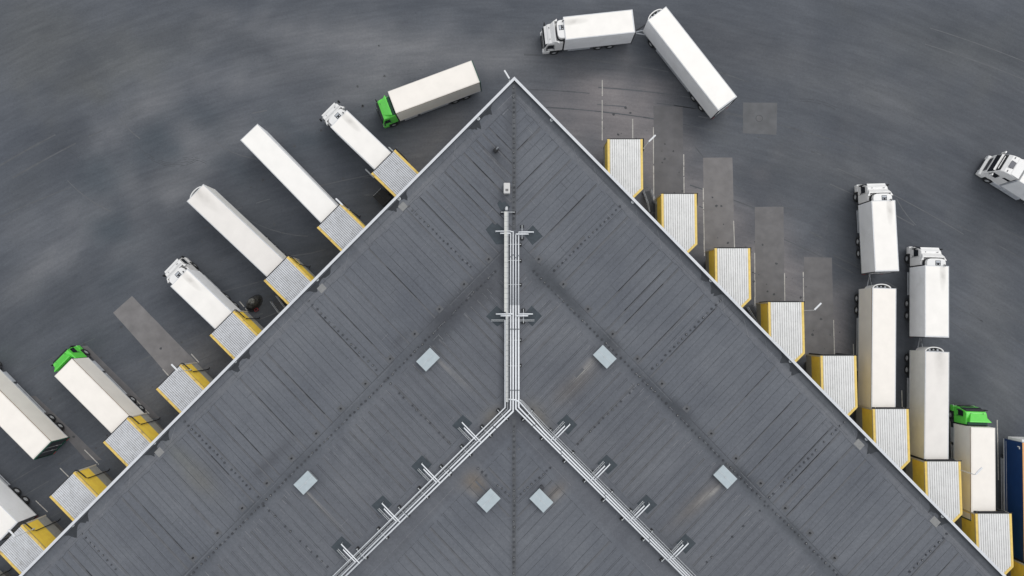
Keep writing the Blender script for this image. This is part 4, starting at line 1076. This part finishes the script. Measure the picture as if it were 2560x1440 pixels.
for fr, re_, lab in (((157.9, 918.5), (301.2, 1062), 'green-cabbed lorry with cream box backed into a left dock'),
                     ((-38-16, 983-16), (104.7, 1126), 'cream-boxed lorry with dark green rear, cut off by the left edge'),
                     ((2457.5, 1069), (2458.5, 1279), 'green-cabbed lorry with cream box backed into a dock at lower right')):
    if 'left edge' in lab: f_, r_, v_ = pose(fr, re_, 1); x_ = rigid(10.9, 'green'); q_ = W(*re_, ZB1); x_.location = (q_.x, q_.y, 0); x_.rotation_euler = (0, 0, r_); tag(x_, lab, 'lorry', G2)
    else: put(copy_tree(g0), fr, re_, LG, lab, 'lorry', G2)
G3 = 'white trailers'
lf, rf, _ = pose((1642.1, 33.4), (1820.4, 260.6), 12.6); la, ra, _ = pose((1410.8, 70.8), (1586, 52.1), LW)
hp = Vector((la[0]-math.cos(ra)*.35-lf[0], la[1]-math.sin(ra)*.35-lf[1]))
B_ = trailer(12.6, True, 1.5, (1.7, 3.1, 11.0), hitch=(hp.x*math.cos(rf)+hp.y*math.sin(rf), -hp.x*math.sin(rf)+hp.y*math.cos(rf))); put(B_, (1642.1, 33.4), (1820.4, 260.6), 12.6, 'long white trailer jackknifed behind the lorry at the top', 'trailer', G3)
E_ = trailer(13.0, False, 0, (1.9, 3.2, 4.5)); put(E_, (631.9, 339.7), (824.4, 537.3), 12.4, 'plain bright white trailer without nose unit, second from the corner on the left', 'trailer', G3)
F_ = trailer(12.4, True, 0, (1.9, 3.2, 4.5), side=simple('ivory_side', (.80, .79, .75), .45, .05), roofm=SOOT_T); put(F_, (487.7, 481.8), (689.6, 671.9), 12.4, 'off-white dingy trailer with rounded nose unit, third from the corner on the left', 'trailer', G3)
L_ = trailer(13.0, True, 1.5, (1.7, 3.0, 10.7, 12.0), side=CSIDE, roofm=CREAM, groove=simple('brown_line_two', (.30, .2, .12), .7, .2)); put(L_, (2210.8, 720.4), (2208.7, 1020.2), 13.0, 'cream white drawbar trailer behind the left upright lorry on the right', 'trailer', G3)
N_ = trailer(12.3, True, 1.5, (1.7, 3.0, 10.1, 11.4), side=simple('ivory_side_two', (.76, .75, .70), .45, .05), roofm=SOOT_T); put(N_, (2343.1, 879.1), (2340.8, 1152.9), 12.3, 'dingy white drawbar trailer behind the right upright lorry on the right', 'trailer', G3)
P_ = trailer(13.4, False, 0, (1.9, 3.2, 4.5), side=M['blue'], roofm=M['orange'], edge=M['orange'], rear=M['blue'])
put(P_, (2587, 1108), (2591.5, 1410), 13.4, 'blue-sided trailer with orange roof cut off by the right edge', 'trailer', None)
L = 13.4
mb = MB(); mb.box(L-.001, L+.30, -1.15, 1.15, 1.6, 3.7); u = mb.build('cooling_unit', M['white'], P_, bevel=.04)
mb = MB(); mb.box(L+.05, L+.24, -.8, .8, 3.70, 3.76); mb.build('fan', M['dsteel'], u)
mb = MB(); mb.box(L-.75, L-.45, HW+.013, HW+.018, 3.42, 3.58); mb.box(L-.55, L-.45, HW+.013, HW+.018, 3.2, 3.42); mb.box(.4, L-.2, HW+.013, HW+.018, 1.5, 1.54); mb.build('side_marking', M['white'], P_)

# long-haul sleeper truck at the right edge
t = empty('sleeper_truck', (0, 0, 0)); LQ = 9.0; c0 = LQ+.18
cargo(t, LQ, PSIDE, PLAIN, M['white'], PSIDE); chassis(t, .2, LQ+2.3, [(3.6, 5.6)], (1.4, 2.75))
prof = [(0, .95), (0, 3.72), (1.0, 3.70), (1.55, 3.55), (1.85, 3.30), (2.02, 2.75), (2.30, 1.85), (2.36, 1.5), (2.36, .95)]
ws = [1.25, 1.12, 1.12, 1.08, 1.05, 1.12, 1.2, 1.24, 1.25]
mb = MB(); mb.side([(c0+x, z) for x, z in prof], ws); cb = mb.build('cab', M['cabwhite'], t, bevel=.09, seg=3)
mb = MB(); mb.side([(c0+1.75, .3), (c0+1.75, .93), (c0+2.44, .93), (c0+2.62, .75), (c0+2.60, .3)], 1.25); mb.build('bumper', M['cabwhite'], t, bevel=.1)
def slab_side(mb, P_, th=.03):
    a, b, c_, d = [Vector(p) for p in P_]; n = (b-a).cross(d-a).normalized()*th
    Q_ = [p+n for p in (a, b, c_, d)]; mb.face(Q_); mb.face([a, d, c_, b])
    for k in range(4): p, q = (a, b, c_, d)[k], (a, b, c_, d)[(k+1) % 4]; mb.face([p, q, Q_[(k+1) % 4], Q_[k]])
mb = MB(); slab_side(mb, [(c0+2.315, -1.1, 1.86), (c0+2.315, 1.1, 1.86), (c0+2.04, 1.02, 2.74), (c0+2.04, -1.02, 2.74)], .035); mb.build('windscreen', M['glass'], cb)
mb = MB(); slab_side(mb, [(c0+2.04, -1.0, 2.80), (c0+2.04, 1.0, 2.80), (c0+1.88, .95, 3.30), (c0+1.88, -.95, 3.30)], .03); mb.build('upper_panel', M['black'], cb)
mb = MB(); mb.box(c0+2.02, c0+2.30, -1.02, 1.02, 2.72, 2.78); mb.box(c0+1.93, c0+2.06, -.8, .8, 3.0, 3.05); mb.build('light_bar', M['white'], cb)
mb = MB(); mb.box(c0+.95, c0+1.50, -.40, .40, 3.66, 3.72); mb.build('roof_window', simple('tinted_glass', (.05, .055, .075), .15, .1), cb)
mb = MB(); [mb.box(c0+1.3, c0+1.36, y, y+.22, 3.64, 3.68) for y in (-.95, .73)]; mb.build('roof_lights', M['black'], cb)
mb = MB(); mb.side([(c0+.05, 3.7), (c0+.05, 3.98), (c0+.9, 3.74), (c0+.9, 3.7)], [1.16, 1.18, 1.0, 1.0]); mb.build('wind_deflector', M['cabwhite'], t, bevel=.03)
mb = MB(); mb.box(c0+2.37, c0+2.40, -.8, .8, 1.0, 1.6); mb.box(c0+2.60, c0+2.64, -.7, .7, .4, .7); mb.build('grille', M['chassis'], t)
mb = MB(); mb.box(c0-.17, c0-.02, -1.0, 1.0, .9, 3.2); mb.build('cab_gap', M['chassis'], t)
for s in (-1, 1):
    mb = MB(); mb.box(c0-.16, c0-.02, s*1.20-.03, s*1.20+.03, .9, 3.7); mb.build('side_fairing', M['guard'], t)
    y = s*1.19
    mb = MB(); P4 = [(c0+1.2, s*1.215, 1.85), (c0+2.05, s*1.215, 1.85), (c0+1.92, s*1.16, 2.55), (c0+1.2, s*1.16, 2.55)]
    slab_side(mb, P4 if s < 0 else P4[::-1], .03); mb.build('side_window', M['glass'], cb)
    mb = MB(); P4 = [(c0+.1, s*1.17, 2.5), (c0+.85, s*1.17, 2.5), (c0+.75, s*1.15, 2.75), (c0+.1, s*1.15, 2.85)]
    slab_side(mb, P4 if s < 0 else P4[::-1], .03); mb.build('sleeper_window', M['glass'], cb)
    mb = MB(); mb.box(c0+1.95, c0+2.10, s*1.36, s*1.58, 2.0, 2.65) if s > 0 else mb.box(c0+1.95, c0+2.10, -1.58, -1.36, 2.0, 2.65); mb.tube([(c0+1.95, s*1.15, 2.5), (c0+2.0, s*1.45, 2.5)], .03, 6); mb.build('mirror', M['cabwhite'], t, bevel=.02)
    mb = MB(); mb.box(c0+2.42, c0+2.625, s*1.0-.17, s*1.0+.17, .6, .85); mb.build('headlight', M['trim'], t)
    wheel(t, c0+1.15, s*1.13, .5, .32)
    mb = MB(); n = 8; pts = [(c0+1.15+.62*math.cos(a), .5+.6*math.sin(a)) for a in [math.pi*k/n for k in range(n+1)]]
    for (p, q) in zip(pts[:-1], pts[1:]): mb.face([(p[0], s*.85, p[1]), (q[0], s*.85, q[1]), (q[0], s*1.28, q[1]), (p[0], s*1.28, p[1])])
    mb.build('wheel_arch', M['black'], t)
    mb = MB(); mb.box(LQ-2.6, LQ+.9, s*1.22-.10, s*1.22+.10, .4, 1.0); mb.build('side_skirt', M['guard'], t, bevel=.04)
f = W(2564, 428, ZB1); hd = math.atan2(.542, -.84); d = Vector((math.cos(hd), math.sin(hd), 0))
t.location = (f.x-d.x*LQ, f.y-d.y*LQ, 0); t.rotation_euler = (0, 0, hd)
tag(t, 'white high-roof sleeper truck with glass roof window entering at the right edge', 'lorry')

# ------------------------------------------------------------------ yard clutter
def rock_mesh(mb, rx, ry, rz_, seed, z0=0):
    nu, nv = 18, 9; i0 = len(mb.v)
    for j in range(nv+1):
        ph = math.pi/2*j/nv
        for i in range(nu):
            th = 2*math.pi*i/nu; v = Vector((math.cos(th)*math.cos(ph), math.sin(th)*math.cos(ph), math.sin(ph)))
            k = 1+.22*noise.noise(v*2.1+Vector((seed, 0, 0)))+.08*noise.noise(v*6+Vector((seed, 5, 0)))
            mb.v.append((v.x*rx*k, v.y*ry*k, z0+max(0, v.z*rz_*k)))
    for j in range(nv):
        for i in range(nu):
            q = (i+1) % nu; mb.f.append((i0+j*nu+i, i0+j*nu+q, i0+(j+1)*nu+q, i0+(j+1)*nu+i)); mb.m.append(0)
p = W(632, 758, .5); t = empty('covered_heap', (p.x, p.y, 0), R(48)); tag(t, 'lumpy black sheeted heap on the asphalt between two left docks', 'heap')
mb = MB(); rock_mesh(mb, .92, .58, 1.3, 3.3); mb.build('sheet', M['tarp'], t)
mb = MB(); rock_mesh(mb, .40, .34, .28, 8.1, 1.08); o = mb.build('top_fold', simple('pale_sheet', (.12, .12, .11), .8, .5, 5), t); o.location = (.18, .05, 0)  # paler fold on top of the heap
mb = MB(); n = 16; mb.prism([(1.12*math.cos(2*math.pi*k/n)*random.uniform(.9, 1.05), .78*math.sin(2*math.pi*k/n)*random.uniform(.9, 1.05)) for k in range(n)], 0, .06); mb.build('base_disc', M['black'], t)  # black uneven disc round the foot of the heap
p = W(640.6, 774.5, .2); t = empty('crate', (p.x, p.y, 0), R(30)); tag(t, 'small red plastic crate next to the black heap', 'crate')
mb = MB()
for (a, b, c_, d) in ((-.2, .2, -.15, -.12), (-.2, .2, .12, .15), (-.2, -.17, -.12, .12), (.17, .2, -.12, .12)): mb.box(a, b, c_, d, .0, .28)
mb.build('sides', M['red'], t)
mb = MB(); mb.box(-.17, .17, -.12, .12, .0, .04); mb.build('bottom', M['chassis'], t)
p = W(957, 494, .9); t = empty('waste_container', (p.x, p.y, 0), math.atan2(NL.y, NL.x)); tag(t, 'black waste container half hidden by the roof edge beside the first left dock', 'container')
mb = MB(); mb.side([(-.75, .15), (-.8, 1.1), (.8, 1.1), (.7, .15)], .68); mb.build('bin', M['chassis'], t, bevel=.04)
for s in (-1, 1):
    mb = MB(); mb.box(-.82, .82, .02 if s > 0 else -.70, .70 if s > 0 else -.02, 1.1, 1.16); mb.build('lid', M['black'], t, bevel=.02)
mb = MB(); mb.tube([(.86, -.6, 1.0), (.86, .6, 1.0)], .03, 6); [mb.box(x, x+.12, y, y+.1, 0, .15) for x in (-.6, .5) for y in (-.5, .4)]; mb.build('handle', M['steel'], t)

def stairs(px, z, rz, lab):
    p = W(*px, z); t = empty('steel_stairs', (p.x, p.y, 0), rz); tag(t, lab, 'stairs', 'steel stairs up to the dock doors')
    mb = MB()
    for k in range(6): mb.box(-k*.27-.27, -k*.27, -.4, .4, .17+k*.17, .21+k*.17)
    mb.build('treads', M['chassis'], t)
    mb = MB(); mb.box(-2.6, -1.625, -.45, .45, 1.16, 1.2); mb.build('landing', M['chassis'], t)
    for s in (-1, 1):
        mb = MB(); y = s*.44
        for h in (.5, .95): mb.tube([(0, y, .15+h), (-1.62, y, 1.15+h), (-2.6, y, 1.2+h)], .025, 6)
        for x, zz in ((0, .0), (-.8, .5), (-1.62, 1.0), (-2.55, 1.2)): mb.tube([(x, y, zz), (x, y, zz+1.1)], .022, 6)
        mb.build('handrail', M['guard'], t)
stairs((1619, 475), 1.0, R(100), 'pale steel stairs with handrails below the topmost right shelter')
stairs((1879, 764), 1.0, R(110), 'dark steel stairs between the third and fourth right shelters')
stairs((683, 747), 1.0, math.atan2(NL.y, NL.x), 'dark steel stairs beside the rounded-nose trailer dock on the left')
# dock guide rails beside the first dock
for (u, v, sgn, lab) in ((979, 375, 1, 'upper'), (921, 430, -1, 'lower')):
    p = W(u, v, .6); t = empty('guide_rail', (p.x, p.y, 0), math.atan2(NL.y, NL.x)); tag(t, 'short pale steel wheel guide on the %s side of the first left dock' % lab, 'wheel guide', 'wheel guides of the first left dock')
    mb = MB(); mb.tube([(-.9, 0, .5), (.35, 0, .5), (.5, 0, .35)], .085, 10); mb.build('rail', M['steel'], t)
    mb = MB(); mb.tube([(.2, 0, 0), (.2, 0, .5)], .05, 8); mb.tube([(-.7, 0, 0), (-.7, 0, .5)], .05, 8); mb.build('posts', M['dsteel'], t)

# ------------------------------------------------------------------ light, sky, camera
wd = bpy.data.worlds.new('World'); scene.world = wd; wd.use_nodes = True; nt = wd.node_tree
bg = nt.nodes['Background']; sky = N(nt, 'ShaderNodeTexSky', sky_type='NISHITA'); sky.sun_disc = False
EL_, AZ = R(50), R(42)
sky.sun_elevation = EL_; sky.sun_rotation = AZ; sky.air_density = 1.2; sky.dust_density = 1.0; sky.ozone_density = 1.0
hs = N(nt, 'ShaderNodeHueSaturation'); hs.inputs['Saturation'].default_value = .42
nt.links.new(sky.outputs[0], hs.inputs['Color']); 
cloud = mix(nt, 'MIX', .80, hs.outputs[0], (4.75, 4.86, 5.05))     # bright high overcast over the clear-sky gradient
nt.links.new(cloud, bg.inputs['Color']); bg.inputs['Strength'].default_value = .15
sl = bpy.data.lights.new('sun', 'SUN'); sl.energy = 1.2; sl.angle = R(45); sl.color = (1, .975, .94)
so = bpy.data.objects.new('sun', sl); COL.objects.link(so)
dirv = Vector((math.sin(AZ)*math.cos(EL_), math.cos(AZ)*math.cos(EL_), math.sin(EL_)))
so.rotation_euler = dirv.to_track_quat('Z', 'Y').to_euler(); so.location = (30, 40, 90)
cd = bpy.data.cameras.new('camera'); cam = bpy.data.objects.new('camera', cd); COL.objects.link(cam)
cd.sensor_width = 36; cd.lens = 36*F/2560; cd.clip_end = 3000; cd.clip_start = .5
cam.location = (0, 0, H); cam.rotation_euler = (TILT, 0, 0); scene.camera = cam
vs_ = scene.view_settings; vs_.view_transform = 'Standard'; vs_.look = 'None'; vs_.exposure = 0.10; vs_.gamma = 1; vs_.use_curve_mapping = False
